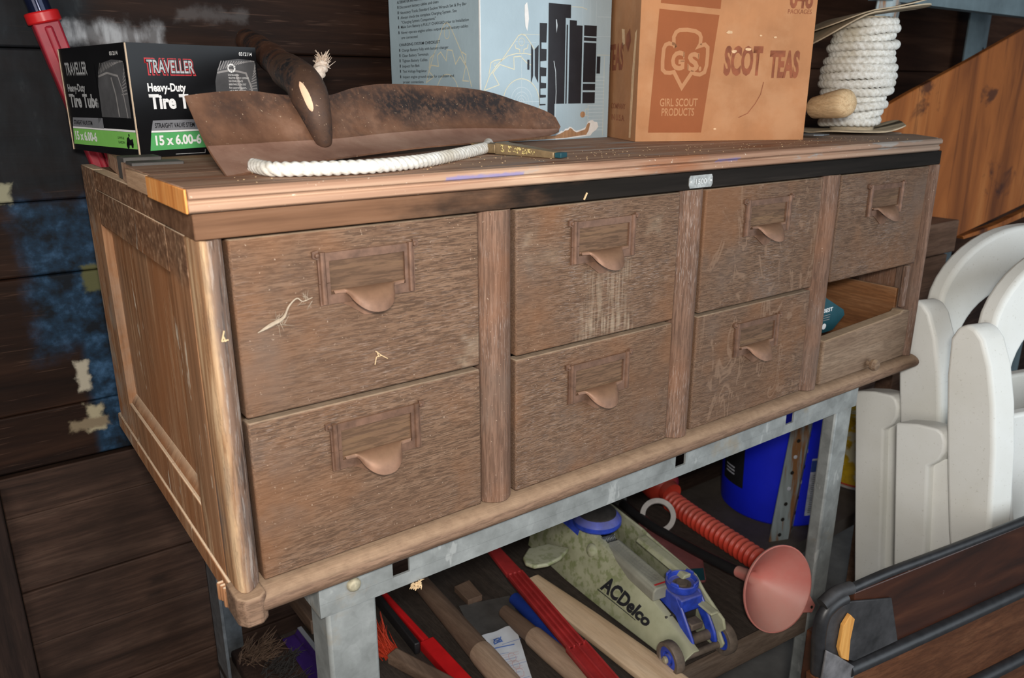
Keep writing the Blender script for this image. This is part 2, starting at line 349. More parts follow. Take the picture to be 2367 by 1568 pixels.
M['crate'] = wood('old_brown_crate', (.085, .045, .027), (.17, .095, .06), (.24, .145, .098), axis='X', sc=30, pores=.3, dust=.4, dustcol=(.16, .10, .07))
def postmat():
    t = NT('rusty_blue_grey_angle'); g = t.noise(34, xyz=(1, 1, .12), detail=6); n = t.noise(30, detail=5)
    col = t.ramp(g, [(.42, (.27, .125, .05)), (.50, (.29, .33, .33)), (.7, (.42, .48, .50))])
    return t.done(col, .55, .3, bump=n, bstr=.2, bdist=.001)
M['rackpost'] = postmat()
M['rackshelf'] = plain('brown_rack_shelf', (.075, .060, .050), .7, .2, .3, 20, .2, dust=.5, dustcol=(.15, .125, .105))
M['rackblue'] = plain('blue_grey_rack', (.17, .225, .245), .5, .3, .25, 14, .1)
M['pail_blue'] = plain('royal_blue_pail', (.008, .018, .62), .4, 0, .1, 10, .05)
M['label_w'] = plain('pale_label_and_holes', (.46, .48, .54), .6, 0, .3, 120)
M['label_blue'] = plain('blue_label_band', (.03, .07, .30), .5)
M['black_label'] = plain('black_pail_label', (.012, .012, .014), .5, 0, .2)
def yellowcan():
    t = NT('weathered_yellow_tin'); n = t.noise(26, detail=6)
    col = t.mix(t.ramp(t.noise(20, detail=3), [(.50, 0.), (.57, 1.)]), t.ramp(n, [(.3, (.36, .22, .01)), (.6, (.70, .44, .015))]), (.62, .56, .34))
    return t.done(col, .45)
M['yellow'] = yellowcan()
def chairm():
    t = NT('ivory_resin'); n = t.noise(220, detail=3); b = t.noise(5, detail=4)
    col = t.ramp(b, [(.3, (.70, .695, .64)), (.6, (.78, .785, .755))])
    col = t.mix(t.ramp(n, [(.63, 0.), (.72, .45)]), col, (.45, .43, .36))
    return t.done(col, .42, bump=n, bstr=.05, bdist=.0005, spec=.4)
M['chair'] = chairm()
M['chair_dirt'] = plain('dirty_groove', (.40, .36, .29), .7)
def benchm():
    t = NT('dark_varnished_board'); g = t.noise(22, xyz=stretch('X', .07), detail=6, dist=.6)
    col = t.ramp(g, [(.3, (.016, .006, .004)), (.55, (.045, .014, .007)), (.75, (.085, .030, .014))])
    col = t.mix(t.ramp(t.noise(30, detail=5), [(.66, 0.), (.72, .6)]), col, (.20, .13, .10))
    return t.done(col, .35, bump=g, bstr=.12, bdist=.001, spec=.4)
M['bench'] = benchm()
M['bench2'] = wood('reddish_brown_board', (.06, .022, .010), (.125, .046, .020), (.20, .085, .040), axis='X', sc=40, pores=.3, rough=.45)
M['edging'] = plain('black_rubber_edging', (.020, .020, .022), .4, 0, .3, 60, .3)
M['leather'] = plain('scuffed_black_leather', (.035, .034, .036), .55, 0, .6, 24, .5)
M['leather_grey'] = plain('peeling_grey_leather', (.13, .125, .13), .6, 0, .5, 40, .9)
M['bare_orange'] = wood('bare_orange_wood', (.45, .18, .04), (.66, .32, .08), (.75, .42, .13), axis='Z', sc=60, pores=.1)
# jack and tools
JKO = (.686, .0365, -.45)
def jackm():
    t = NT('grey_green_enamel', JKO); n = t.noise(22, detail=6)
    col = t.ramp(n, [(.3, (.29, .295, .19)), (.6, (.38, .385, .265)), (.8, (.45, .45, .33))])
    y = t.xyz(t.co(False))[1]
    mo = t.math('MULTIPLY', t.ramp(t.noise(70, detail=4), [(.50, 0.), (.60, 1.)]), t.step(y, .12, .24))
    col = t.mix(t.math('MULTIPLY', mo, .55), col, (.115, .155, .030))
    col = t.mix(t.math('MULTIPLY', t.up(.6, .95), .35), col, (.30, .28, .22))
    return t.done(col, .4, bump=n, bstr=.08, bdist=.001)
M['jack'] = jackm()
M['jack_blue'] = plain('worn_blue_enamel', (.022, .055, .42), .4, 0, .35, 60, .15, dust=.55, dustcol=(.22, .20, .24))
M['jack_cover'] = plain('dusty_grey_cover', (.27, .265, .215), .65, 0, .15, 30, .1)
M['iron'] = plain('rusty_iron', (.16, .125, .10), .65, .4, .35, 60, .3)
M['dark_iron'] = plain('dark_oily_iron', (.05, .045, .042), .5, .3, .4, 40)
M['hose'] = plain('red_corrugated_plastic', (.50, .045, .025), .45, 0, .2, 30, .1, dust=.35, dustcol=(.35, .20, .16))
def funnelm():
    t = NT('translucent_red_funnel'); n = t.noise(10, detail=5)
    col = t.ramp(n, [(.35, (.60, .12, .10)), (.65, (.66, .20, .17))])
    col = t.mix(t.math('MULTIPLY', t.noise(14, detail=4), .55), col, (.56, .38, .33)); col = t.mix(t.math('MULTIPLY', t.up(.1, .9), .4), col, (.50, .38, .32))
    return t.done(col, .45, bump=n, bstr=.05, Transmission_Weight=0.0, Subsurface_Weight=.25, Subsurface_Radius=(.02, .006, .005))
M['funnel'] = funnelm()
M['white_pl'] = plain('dusty_white_ring', (.40, .37, .35), .6)
M['black_pl'] = plain('matt_black_plastic', (.014, .013, .014), .5)
M['maroon'] = plain('dusty_maroon_plastic', (.22, .075, .075), .5, 0, .2, 30)
M['bat'] = wood('pale_ash', (.50, .33, .20), (.68, .49, .32), (.78, .60, .42), axis='Y', sc=38, pores=.15)
M['tan_handle'] = wood('tan_handle_wood', (.22, .14, .095), (.33, .225, .155), (.42, .30, .215), axis='Y', sc=50, pores=.2)
M['brown_handle'] = wood('brown_handle_wood', (.085, .052, .036), (.15, .095, .065), (.21, .14, .10), axis='Y', sc=50, pores=.2)
M['ribbed'] = plain('dark_red_ribbed_plastic', (.34, .028, .028), .4, 0, .2, 30)
M['blue_pl'] = plain('deep_blue_plastic', (.012, .035, .22), .45)
M['purple'] = plain('purple_plastic', (.035, .014, .105), .4)
M['bristle'] = plain('dark_bristle', (.035, .03, .028), .8, 0, .5, 200, .9)
M['bristle_red'] = plain('red_orange_bristle', (.42, .035, .012), .6, 0, .3, 200, .8)
M['paper'] = plain('crumpled_paper', (.58, .60, .64), .8, 0, .08, 30, .3)
M['ink_blue'] = plain('blue_ballpoint', (.08, .17, .48), .7)
M['ink_red'] = plain('faint_red_pencil', (.58, .38, .38), .7)
M['slate'] = plain('dull_grey_sheet', (.085, .08, .076), .6, .2, .25, 30)
M['tape'] = plain('tan_handle_band', (.40, .34, .17), .7)
M['straw'] = plain('straw_crumb', (.60, .43, .25), .8)
M['web'] = plain('dusty_cobweb', (.38, .31, .235), .9, 0, .2, 100)

# ------------------------------------------------------------------ mesh helpers
def wloc(o):
    v = Vector((0, 0, 0))
    while o is not None: v += Vector(o.location); o = o.parent
    return v
def E(*a): return Vector(a)
class MB:
    def __init__(s): s.bm = bmesh.new()
    def face(s, vs, m=0):
        try: fc = s.bm.faces.new(vs); fc.material_index = m; return fc
        except ValueError: return None
    def hexa(s, p, m=0):
        v = [s.bm.verts.new(q) for q in p]      # 0-3 bottom ring, 4-7 top ring
        for q in ((3, 2, 1, 0), (4, 5, 6, 7), (0, 1, 5, 4), (1, 2, 6, 5), (2, 3, 7, 6), (3, 0, 4, 7)): s.face([v[i] for i in q], m)
        return s
    def box(s, x0, x1, y0, y1, z0, z1, m=0, M_=None):
        p = [E(x0, y0, z0), E(x1, y0, z0), E(x1, y1, z0), E(x0, y1, z0), E(x0, y0, z1), E(x1, y0, z1), E(x1, y1, z1), E(x0, y1, z1)]
        if M_ is not None: p = [M_ @ q for q in p]
        return s.hexa(p, m)
    def prism(s, poly, o, e1, e2, ext, m=0, mside=None):
        """polygon (list of 2d) in frame o,e1,e2 pushed along vector ext"""
        o, e1, e2, ext = map(Vector, (o, e1, e2, ext))
        a = [s.bm.verts.new(o + e1 * x + e2 * y) for x, y in poly]; b = [s.bm.verts.new(v.co + ext) for v in a]
        s.face(list(reversed(a)), m); s.face(b, m); n = len(a)
        for i in range(n): s.face([a[i], a[(i + 1) % n], b[(i + 1) % n], b[i]], m if mside is None else mside)
        return s
    def flat(s, poly, o, e1, e2, m=0):
        o, e1, e2 = map(Vector, (o, e1, e2))
        s.face([s.bm.verts.new(o + e1 * x + e2 * y) for x, y in poly], m); return s
    def rect(s, x0, y0, x1, y1, o, e1, e2, m=0): return s.flat([(x0, y0), (x1, y0), (x1, y1), (x0, y1)], o, e1, e2, m)
    def line(s, pts, wd, o, e1, e2, m=0, closed=False):
        """printed line: a strip of width wd"""
        o, e1, e2 = map(Vector, (o, e1, e2)); n = len(pts)
        L, R = [], []
        for i in range(n):
            p = Vector(pts[i]).to_2d()
            if closed: a, b = Vector(pts[i - 1]), Vector(pts[(i + 1) % n])
            else: a, b = Vector(pts[max(0, i - 1)]), Vector(pts[min(n - 1, i + 1)])
            t1 = (p - a).normalized() if (p - a).length > 1e-9 else (b - p).normalized()
            t2 = (b - p).normalized() if (b - p).length > 1e-9 else t1
            t = (t1 + t2); t = t.normalized() if t.length > .3 else t1
            k = 1 / max(.55, abs(t.dot(t1))); nn = Vector((-t[1], t[0])) * wd / 2 * k
            for lst, sg in ((L, 1), (R, -1)):
                q = p + nn * sg; lst.append(s.bm.verts.new(o + e1 * q[0] + e2 * q[1]))
        for i in range(n if closed else n - 1):
            j = (i + 1) % n; s.face([R[i], R[j], L[j], L[i]], m)
        return s
    def tube(s, path, rad, seg=12, m=0, cap=True, lobes=0, twist=0., depth=.25, flatz=1.0):
        path = [Vector(p) for p in path]; n = len(path)
        if not hasattr(rad, '__len__'): rad = [rad] * n
        t0 = (path[1] - path[0]).normalized(); nv = t0.orthogonal().normalized(); rings = []; L = 0.
        for i in range(n):
            t = (path[min(n - 1, i + 1)] - path[max(0, i - 1)]).normalized()
            nv = (nv - t * nv.dot(t)).normalized(); bv = t.cross(nv)
            if i: L += (path[i] - path[i - 1]).length
            ring = []
            for k in range(seg):
                a = 2 * math.pi * k / seg; rr = rad[i]
                if lobes: rr *= 1 - depth + depth * abs(math.cos((a - twist * L) * lobes / 2)) ** .7
                ring.append(s.bm.verts.new(path[i] + (nv * math.cos(a) + bv * math.sin(a)) * rr))
            rings.append(ring)
        for i in range(n - 1):
            for k in range(seg):
                s.face([rings[i][k], rings[i][(k + 1) % seg], rings[i + 1][(k + 1) % seg], rings[i + 1][k]], m)
        if cap: s.face(list(reversed(rings[0])), m); s.face(rings[-1], m)
        return s
    def lathe(s, prof, o, ax, seg=28, m=0, close=False, a0=0., a1=2 * math.pi):
        """profile [(radius, height)] turned about axis ax at o"""
        o, ax = Vector(o), Vector(ax).normalized(); nv = ax.orthogonal().normalized(); bv = ax.cross(nv); full = abs(a1 - a0 - 2 * math.pi) < 1e-6
        cnt = seg if full else seg + 1; rings = []
        for r_, h in prof:
            rings.append([s.bm.verts.new(o + ax * h + (nv * math.cos(a0 + (a1 - a0) * k / seg) + bv * math.sin(a0 + (a1 - a0) * k / seg)) * max(r_, 1e-5)) for k in range(cnt)])
        for i in range(len(rings) - (0 if close else 1)):
            A, B = rings[i], rings[(i + 1) % len(rings)]
            for k in range(seg):
                j = (k + 1) % cnt; s.face([A[k], A[j], B[j], B[k]], m)
        return s
    def sheet(s, grid, th, m=0, m2=None):
        """solid sheet from a grid of points, thickened along its normals"""
        R, Cn = len(grid), len(grid[0]); g = [[Vector(p) for p in row] for row in grid]; off = []
        for i in range(R):
            row = []
            for j in range(Cn):
                du = g[min(R - 1, i + 1)][j] - g[max(0, i - 1)][j]; dv = g[i][min(Cn - 1, j + 1)] - g[i][max(0, j - 1)]
                nn = du.cross(dv); row.append(nn.normalized() * th if nn.length > 1e-12 else Vector((0, 0, 0)))
            off.append(row)
        A = [[s.bm.verts.new(p) for p in row] for row in g]; B = [[s.bm.verts.new(g[i][j] + off[i][j]) for j in range(Cn)] for i in range(R)]
        for i in range(R - 1):
            for j in range(Cn - 1):
                mm = m if m2 is None else m2(i, j)
                s.face([A[i][j], A[i][j + 1], A[i + 1][j + 1], A[i + 1][j]], mm); s.face([B[i][j], B[i + 1][j], B[i + 1][j + 1], B[i][j + 1]], mm)
        ring = [(0, j) for j in range(Cn)] + [(i, Cn - 1) for i in range(1, R)] + [(R - 1, j) for j in range(Cn - 2, -1, -1)] + [(i, 0) for i in range(R - 2, 0, -1)]
        for k in range(len(ring)):
            a, b = ring[k], ring[(k + 1) % len(ring)]
            s.face([A[a[0]][a[1]], B[a[0]][a[1]], B[b[0]][b[1]], A[b[0]][b[1]]], m)
        return s
    def text(s, st, x, y, h, o, e1, e2, m=0, width=None, bold=0., shear=0., align='LEFT', lift=0., ht=None):
        """lettering: baseline at x,y (metres on the face), cap height h, squeezed to `width`"""
        o, e1, e2 = map(Vector, (o, e1, e2)); n = e1.cross(e2).normalized()
        c = bpy.data.curves.new('t', 'FONT'); c.body = st; c.size = 1; c.offset = bold; c.shear = shear; c.resolution_u = 3
        ob = bpy.data.objects.new('t', c); COL.objects.link(ob); dg = bpy.context.evaluated_depsgraph_get(); dg.update()
        me = bpy.data.meshes.new_from_object(ob.evaluated_get(dg)); bpy.data.objects.remove(ob); bpy.data.curves.remove(c)
        if len(me.vertices):
            xs = [v.co.x for v in me.vertices]; ca = .70
            x0, x1 = min(xs), max(xs); sx = (width / (x1 - x0)) if width else h / ca; sy = h / ca
            if align == 'CENTER': x = x - (x1 - x0) * sx / 2
            vs = [s.bm.verts.new(o + e1 * (x + (v.co.x - x0) * sx) + e2 * (y + v.co.y * sy) + n * lift) for v in me.vertices]
            for p in me.polygons: s.face([vs[i] for i in p.vertices], m)
        bpy.data.meshes.remove(me); return s
    def build(s, name, mats, parent=None, bevel=0., seg=2, origin=None, sharp=35, recalc=True, bang=30):
        if not isinstance(mats, (list, tuple)): mats = [mats]
        if recalc: bmesh.ops.recalc_face_normals(s.bm, faces=s.bm.faces[:])
        if parent is not None: off = wloc(parent)
        elif origin is not None: off = Vector(origin)
        else:
            cs = [v.co for v in s.bm.verts]; lo = [min(c[i] for c in cs) for i in range(3)]; hi = [max(c[i] for c in cs) for i in range(3)]
            off = Vector(((lo[0] + hi[0]) / 2, (lo[1] + hi[1]) / 2, lo[2]))
        for v in s.bm.verts: v.co -= off
        me = bpy.data.meshes.new(name); s.bm.to_mesh(me); s.bm.free()
        for mt in mats: me.materials.append(M[mt] if isinstance(mt, str) else mt)
        for p in me.polygons: p.use_smooth = True
        me.set_sharp_from_angle(angle=math.radians(sharp))
        o = bpy.data.objects.new(name, me); COL.objects.link(o)
        if parent is not None: o.parent = parent
        else: o.location = off
        if bevel:
            b = o.modifiers.new('bevel', 'BEVEL'); b.width = bevel; b.segments = seg; b.limit_method = 'ANGLE'; b.angle_limit = math.radians(bang)
        return o
def tag(o, label, cat, group=None, kind=None):
    o['label'] = label; o['category'] = cat
    if group: o['group'] = group
    if kind: o['kind'] = kind
    return o
def thing(name, label, cat, loc, group=None):
    o = bpy.data.objects.new(name, None); COL.objects.link(o); o.location = loc; o.empty_display_size = .02
    return tag(o, label, cat, group)
def struct(o): o['kind'] = 'structure'; return o
def frame_from(p, d, upv=(0, 0, 1)):
    d = Vector(d).normalized(); upv = Vector(upv); e2 = d.cross(upv).normalized(); e3 = e2.cross(d)
    return d, e2, e3
def lerp(a, b, t): return a + (b - a) * t
def smooth_path(pts, n=12):
    """Catmull-Rom through points"""
    P_ = [Vector(p) for p in pts]; out = []
    for i in range(len(P_) - 1):
        p0, p1, p2, p3 = P_[max(0, i - 1)], P_[i], P_[i + 1], P_[min(len(P_) - 1, i + 2)]
        for k in range(n):
            t = k / n; out.append(.5 * ((2 * p1) + (p2 - p0) * t + (2 * p0 - 5 * p1 + 4 * p2 - p3) * t * t + (3 * p1 - p0 - 3 * p2 + p3) * t ** 3))
    out.append(P_[-1]); return out
def interp(tab, x):
    if x <= tab[0][0]: return tab[0][1]
    for (a, va), (b, vb) in zip(tab, tab[1:]):
        if x <= b: return va + (vb - va) * (x - a) / (b - a)
    return tab[-1][1]

# ------------------------------------------------------------------ the setting
b = MB(); b.box(-2.2, 3.6, -2.2, .9, FLOOR - .05, FLOOR); struct(b.build('floor', 'floor', origin=(0, 0, 0)))
b = MB(); b.box(-2.2, 3.6, -1.2, .9, 1.75, 1.80); struct(b.build('ceiling', 'ceil', origin=(0, 0, 0)))
b = MB()
zs = [1.75, 1.45, 1.2, .95, .72, .4935, .2965, .194, -.0015, -.088]
for i in range(len(zs) - 1):
    dy = (.0, .004, .001, .003, .002, .0, .003, .0015, .0035)[i]
    b.box(-2.2, 3.6, .60 + dy, .64, zs[i + 1] + .0012, zs[i])
wb = struct(b.build('wall_back', 'wall', origin=(0, 0, 0), bevel=.003))
b = MB()
zl = [-.105, -.172, -.30, -.395, -.52, -.70, FLOOR]
for i in range(len(zl) - 1): b.box(-.183, 3.6, .632 + .002 * (i % 2), .66, zl[i + 1] + .001, zl[i])
struct(b.build('trim_1', 'wall_low', origin=(0, 0, 0), bevel=.002))
b = MB(); b.box(-.75, -.184, .612, .66, FLOOR, -.115); struct(b.build('trim_2', 'post_dark', origin=(0, 0, 0), bevel=.003))
b = MB(); b.box(-2.2, 3.6, .665, .69, FLOOR, 1.75); struct(b.build('gap_shade_sheet', 'void', origin=(0, 0, 0)))  # black sheet added behind the boards, painting the shade in their gap

# ------------------------------------------------------------------ card file cabinet
W_, P_, H_, H1, D_ = .25, .0418, .3265, .1632, .496
XL, XR = -.0236, 1.149
ZT = .369                                   # top of the board on the cabinet
cab = thing('card_file_cabinet', 'long worn oak card file cabinet with copper label pulls on a steel bench', 'cabinet', CABO)
b = MB()                                    # carcass: back, floor, dividers, rear parts
b.box(XL + .012, XR - .012, D_ - .012, D_, .0, .345); b.box(XL + .012, XR - .012, .022, D_, -.012, .0)
for c in range(1, 4):
    xc = c * (W_ + P_) - P_ / 2; b.box(xc - .012, xc + .012, .018, D_ - .013, .001, .3265)
b.box(XL + .01, XR - .01, .012, D_ - .005, .3267, .347)
b.box(.8754 + .006, 1.1254 - .0, .25, D_ - .02, .158, .163)
b.build('carcass', 'drawer_in', cab)
def post(xa, xb, mat, left=False, right=False):
    b = MB(); n = 10; prof = []
    for k in range(n + 1):
        a = k / n; xx = lerp(xa, xb, a)
        yy = .004 - .014 * math.sin(math.pi * a) ** .75
        if left: yy = .004 - .014 * (math.sin(math.pi * (a ** .62)) ** .8 if a > 0 else 0)
        prof.append((xx, yy))
    poly = prof + [(xb, .03), (xa, .03)]
    b.prism(poly, (0, 0, .001), (1, 0, 0), (0, 1, 0), (0, 0, .3255)); return b.build('post', mat, cab, bevel=.0012)
post(XL, -.0008, 'corner', left=True)
for c in range(3): post(c * (W_ + P_) + W_ + .0012, (c + 1) * (W_ + P_) - .0012, 'oak_v')
post(1.1268, XR, 'oak_v')
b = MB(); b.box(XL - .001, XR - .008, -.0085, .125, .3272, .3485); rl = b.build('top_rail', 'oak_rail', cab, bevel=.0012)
# side, frame and panel
b = MB(); X0 = XL; X1 = XL + .014; y1 = D_ + .02
b.prism([(.032, .0), (y1, .0), (y1, .35), (.126, .35), (.126, .326), (.032, .326)], (X1 - .0035, 0, 0), (0, 1, 0), (0, 0, 1), (.004, 0, 0))
b.box(X0, X1, .0305, .096, .0, .326); b.box(X0, X1, .43, y1, .0, .35)
b.hexa([E(X0, .096, .283), E(X1, .096, .283), E(X1, .43, .283), E(X0, .43, .283), E(X0, .096, .326), E(X1, .096, .326), E(X1, .43, .326), E(X0, .43, .326)])
b.box(X0, X1, .126, .43, .3262, .3495)
b.box(X0, X1, .096, .43, .0, .046)
b.hexa([E(X0 + .003, .096, .046), E(X1, .096, .046), E(X1, .43, .046), E(X0 + .003, .43, .046), E(X0 + .0095, .096, .057), E(X1, .096, .060), E(X1, .43, .060), E(X0 + .0095, .43, .057)])
b.build('side_panel', 'side', cab, bevel=.0015)
b = MB(); b.box(XR - .012, XR - .002, .031, D_, .0, .327); b.build('side_panel', 'oak_v', cab, bevel=.001)
b = MB(); b.box(XL - .002, XL + .012, .012, .53, -.0225, -.0005)
for k in range(5): b.box(XL - .004 - .001 * k, XL + .004, .012 + .006 * k, .017 + .006 * k, -.026 - .002 * (k % 3), -.008)
b.build('side_skirt', 'side', cab, bevel=.002)
# base moulding, half round, with a square block at the left corner
b = MB(); prof = [(.02, -.0245), (.0, -.0245)] + [(-.001 - .019 * math.sin(a), -.0125 - .012 * math.cos(a)) for a in [math.pi * k / 10 for k in range(11)]] + [(.02, -.0005)]
prof = [(y, z) for y, z in prof]
b.prism(prof, (-.012, 0, 0), (0, 1, 0), (0, 0, 1), (XR + .018, 0, 0)); b.build('base_moulding', 'oak_mould', cab)
b = MB(); b.prism([(-.0285, .02), (-.0285, -.012), (-.022, -.021), (-.008, -.0215), (-.0005, -.014), (-.0005, .02)], (0, 0, -.0285), (1, 0, 0), (0, 1, 0), (0, 0, .029))
b.build('corner_block', 'oak_mould', cab, bevel=.0025)
# top boards
b = MB()
prof = [(-.006, .3495), (-.014, .3495), (-.0175, .3515), (-.0175, .3562), (-.0150, .3580), (-.0165, .3600), (-.0205, .3615), (-.0205, .3665), (-.0175, .3688), (-.006, .3690)]
b.prism(prof, (-.0285, 0, 0), (0, 1, 0), (0, 0, 1), (1.143, 0, 0))
b.prism([(-.0285, -.006), (1.127, -.006), (1.205, .075), (1.205, .112), (-.0285, .112)], (0, 0, .3495), (1, 0, 0), (0, 1, 0), (0, 0, .0195))
tb = b.build('top_board', ['top'], cab, bevel=.0008)
b = MB(); b.box(-.0305, -.0287, -.0165, .111, .3498, .3686); b.build('end_grain', 'endgrain', tb, bevel=.0006)
b = MB(); b.prism([(-.026, .113), (1.235, .113), (1.285, .19), (1.285, .46), (.0, .46), (-.026, .20)], (0, 0, .3495), (1, 0, 0), (0, 1, 0), (0, 0, .0195)); b.build('top_board', ['top'], cab, bevel=.001)
b = MB(); b.box(-.030, -.0262, .113, .197, .3512, .3688); b.build('end_grain', 'endpale', cab, bevel=.0006)
b = MB(); b.box(-.020, .03, .215, .245, .3502, .372); b.box(-.018, .02, .265, .30, .3502, .374); b.build('packing_piece', 'slate', cab, bevel=.001)

def drawer(x, z0, z1, pull_dx, pull_z, mat='oak_h', dy=0.):
    b = MB(); g = .0023
    b.box(x + g, x + W_ - g, -.0015 + dy, .016 + dy, z0 + g, z1 - g)
    d = b.build('drawer', mat, cab, bevel=.0022)
    b = MB(); b.box(x + .008, x + W_ - .008, .0165 + dy, .42, z0 + .006, z1 - .02); b.build('drawer_box', 'drawer_in', d)
    if pull_dx is None: return d
    y = -.0018 + dy; x0 = x + pull_dx; x1 = x0 + .096; zt = pull_z; zb = zt - .047; t_ = .0105
    b = MB()
    b.prism([(x0, zb), (x0 + t_, zb), (x0 + t_, zb + .0001), (x1 - t_, zb + .0001), (x1 - t_, zb), (x1, zb), (x1, zt), (x0, zt), (x0, zb + .02), (x0 + t_, zb + .02), (x0 + t_, zt - .0075), (x1 - t_, zt - .0075), (x1 - t_, zb + .009), (x0 + t_, zb + .009), (x0 + t_, zb + .0195), (x0, zb + .0195)], (0, y - .0028, 0), (1, 0, 0), (0, 0, 1), (0, .0028, 0))
    for xa in (x0 + .0042, x1 - .0042): b.tube([(xa, y - .0026, zb + .001), (xa, y - .0026, zt + .001)], .0029, 10)
    for sx, xa in ((-1, x0), (1, x1)):
        b.prism([(xa - sx * .001, zt - .006), (xa + sx * .0045, zt - .0035), (xa + sx * .0045, zt + .002), (xa - sx * .001, zt + .003)], (0, y - .003, 0), (1, 0, 0), (0, 0, 1), (0, .003, 0))
        b.lathe([(0, .0025), (.0018, .002), (.0026, 0)], (xa + sx * .0005, y - .0028, zt - .0015), (0, -1, 0), 8)
    fr = b.build('label_holder', 'copper_dark', d, bevel=.0007)
    b = MB(); b.rect(x0 + .008, zb + .008, x1 - .008, zt - .007, (0, y - .0003, 0), (1, 0, 0), (0, 0, 1)); b.build('label_card', 'cardback', fr, recalc=False)
    b = MB(); xc = (x0 + x1) / 2; hw = .037; gr = []
    for k in range(41):
        uu = -1 + 2 * k / 40; bell = max(0., 1 - (abs(uu) / .66) ** 2.4) ** .62 * .86 + .14 * (.5 + .5 * math.cos(math.pi * uu))
        row = []
        for j in range(8):
            tt = j / 7; ext = .0030 + .0205 * bell
            row.append(E(xc + uu * hw * (1 - .06 * tt), y - .0022 - (.003 + .020 * bell) * math.sin(tt * 1.35) / math.sin(1.35), zb + .0125 - ext * .86 * (tt ** 1.7) + .0012 * math.sin(tt * 3.1)))
        gr.append(row)
    b.sheet(gr, .0012)
    b.prism([(xc - .035, zb + .004), (xc - .02, zb - .0045), (xc - .006, zb - .0145), (xc, zb - .016), (xc + .006, zb - .0145), (xc + .02, zb - .0045), (xc + .035, zb + .004)], (0, y - .0012, 0), (1, 0, 0), (0, 0, 1), (0, .0012, 0))
    b.build('pull', 'copper', d)
    return d
px = [c * (W_ + P_) for c in range(4)]
pulls = (.0765, .076, .079, .076)
for c in range(4):
    drawer(px[c], H1, H_, pulls[c], .3045)
for c in range(3):
    drawer(px[c], 0, H1, pulls[c], (.1415, .1395, .138)[c])
# lowest right drawer: the front is broken off below its label, showing the inside
x = px[3]
b = MB()
b.prism([(x + .0016, .002), (x + W_ - .0016, .002), (x + W_ - .0016, .084), (x + W_ - .022, .088), (x + W_ - .03, .083), (x + .0016, .074)], (0, -.006, 0), (1, 0, 0), (0, 0, 1), (0, .022, 0))
d8 = b.build('drawer', 'drawer_dust', cab, bevel=.003)
b = MB(); b.box(x + .006, x + .013, .0165, .40, .004, .120); b.box(x + W_ - .013, x + W_ - .006, .0165, .40, .004, .120); b.box(x + .013, x + W_ - .013, .0165, .40, .004, .010); b.box(x + .013, x + W_ - .013, .26, .268, .010, .125)
b.build('drawer_box', 'drawer_in', d8, bevel=.0015)
b = MB(); b.lathe([(.0035, 0), (.004, .006), (.0085, .008), (.010, .013), (.008, .018), (0, .0195)], (x + .133, -.006, .013), (0, -1, 0), 16); b.build('knob', 'drawer_dust', d8)
b = MB(); b.box(1.112, 1.124, .004, .012, .088, .16); b.build('broken_stile', 'oak_v', cab, bevel=.002)
# stamped number tag on the rail
b = MB(); poly = [(.5435, .3325), (.5455, .3290), (.5835, .3290), (.5855, .3325), (.5855, .3405), (.5835, .3440), (.5455, .3440), (.5435, .3405)]
b.prism(poly, (0, -.0095, 0), (1, 0, 0), (0, 0, 1), (0, .001, 0), 0)
for xx in (.5465, .5825): b.lathe([(.0012, .0), (.0012, .0006), (0, .0008)], (xx, -.0095, .3365), (0, -1, 0), 8, 1)
b.text('1500', .5645, .3335, .0062, (0, -.0099, 0), (1, 0, 0), (0, 0, 1), 1, width=.019, bold=.01, align='CENTER')
b.build('number_tag', ['tin', 'tin_text'], cab)

# ------------------------------------------------------------------ steel bench
bench = thing('steel_workbench', 'grey galvanised steel bench with square punched holes carrying the oak cabinet', 'workbench', (.53, .25, FLOOR))
zr0, zr1 = -.0635, -.0262
b = MB(); xs = [.0535, .135, .155, .564, .584, .808, .828, 1.004]
b.box(xs[0], xs[7], .0, .003, zr0, -.0485); b.box(xs[0], xs[7], .0, .003, -.0315, zr1)
for i in (0, 2, 4, 6): b.box(xs[i], xs[i + 1], .0, .003, -.0486, -.0314)
b.box(xs[0], xs[7], .003, .03, -.0285, zr1)
b.build('front_rail', 'galv', bench)
b = MB(); b.box(.0535, .0565, .0035, .50, zr0, zr1); b.build('side_rail', 'galv', bench)
b = MB(); b.box(1.001, 1.004, .0035, .50, zr0, zr1); b.build('side_rail', 'galv', bench)
b = MB(); b.box(.057, 1.0, .031, .50, -.0290, -.0265); b.build('bench_top', 'galv', bench)
def leg(x0, x1, y0, y1, taper=0.):
    b = MB(); z1 = zr0 + .02
    b.hexa([E(x0 - taper, y0, FLOOR), E(x1 - taper, y0, FLOOR), E(x1 - taper, y1, FLOOR), E(x0 - taper, y1, FLOOR), E(x0, y0, z1), E(x1, y0, z1), E(x1, y1, z1), E(x0, y1, z1)])
    return b.build('leg', 'galv', bench, bevel=.004)
leg(.061, .1165, .0035, .05); leg(.953, 1.0005, .0035, .028, .006)
b = MB(); b.box(.0575, .0625, .44, .50, FLOOR, zr0 + .02); b.box(.0575, .10, .495, .50, FLOOR, zr0 + .02); b.build('leg', 'steel', bench, bevel=.001)
b = MB(); b.box(.938, .946, .465, .50, FLOOR, zr0 + .02); b.build('leg', 'galv', bench, bevel=.002)
b = MB(); b.lathe([(.0075, 0), (.0075, .002), (.006, .0045), (.003, .006), (0, .0062)], (.0905, 0, -.038), (0, -1, 0), 14); b.build('bolt', 'bolt', bench)
SZ = -.45
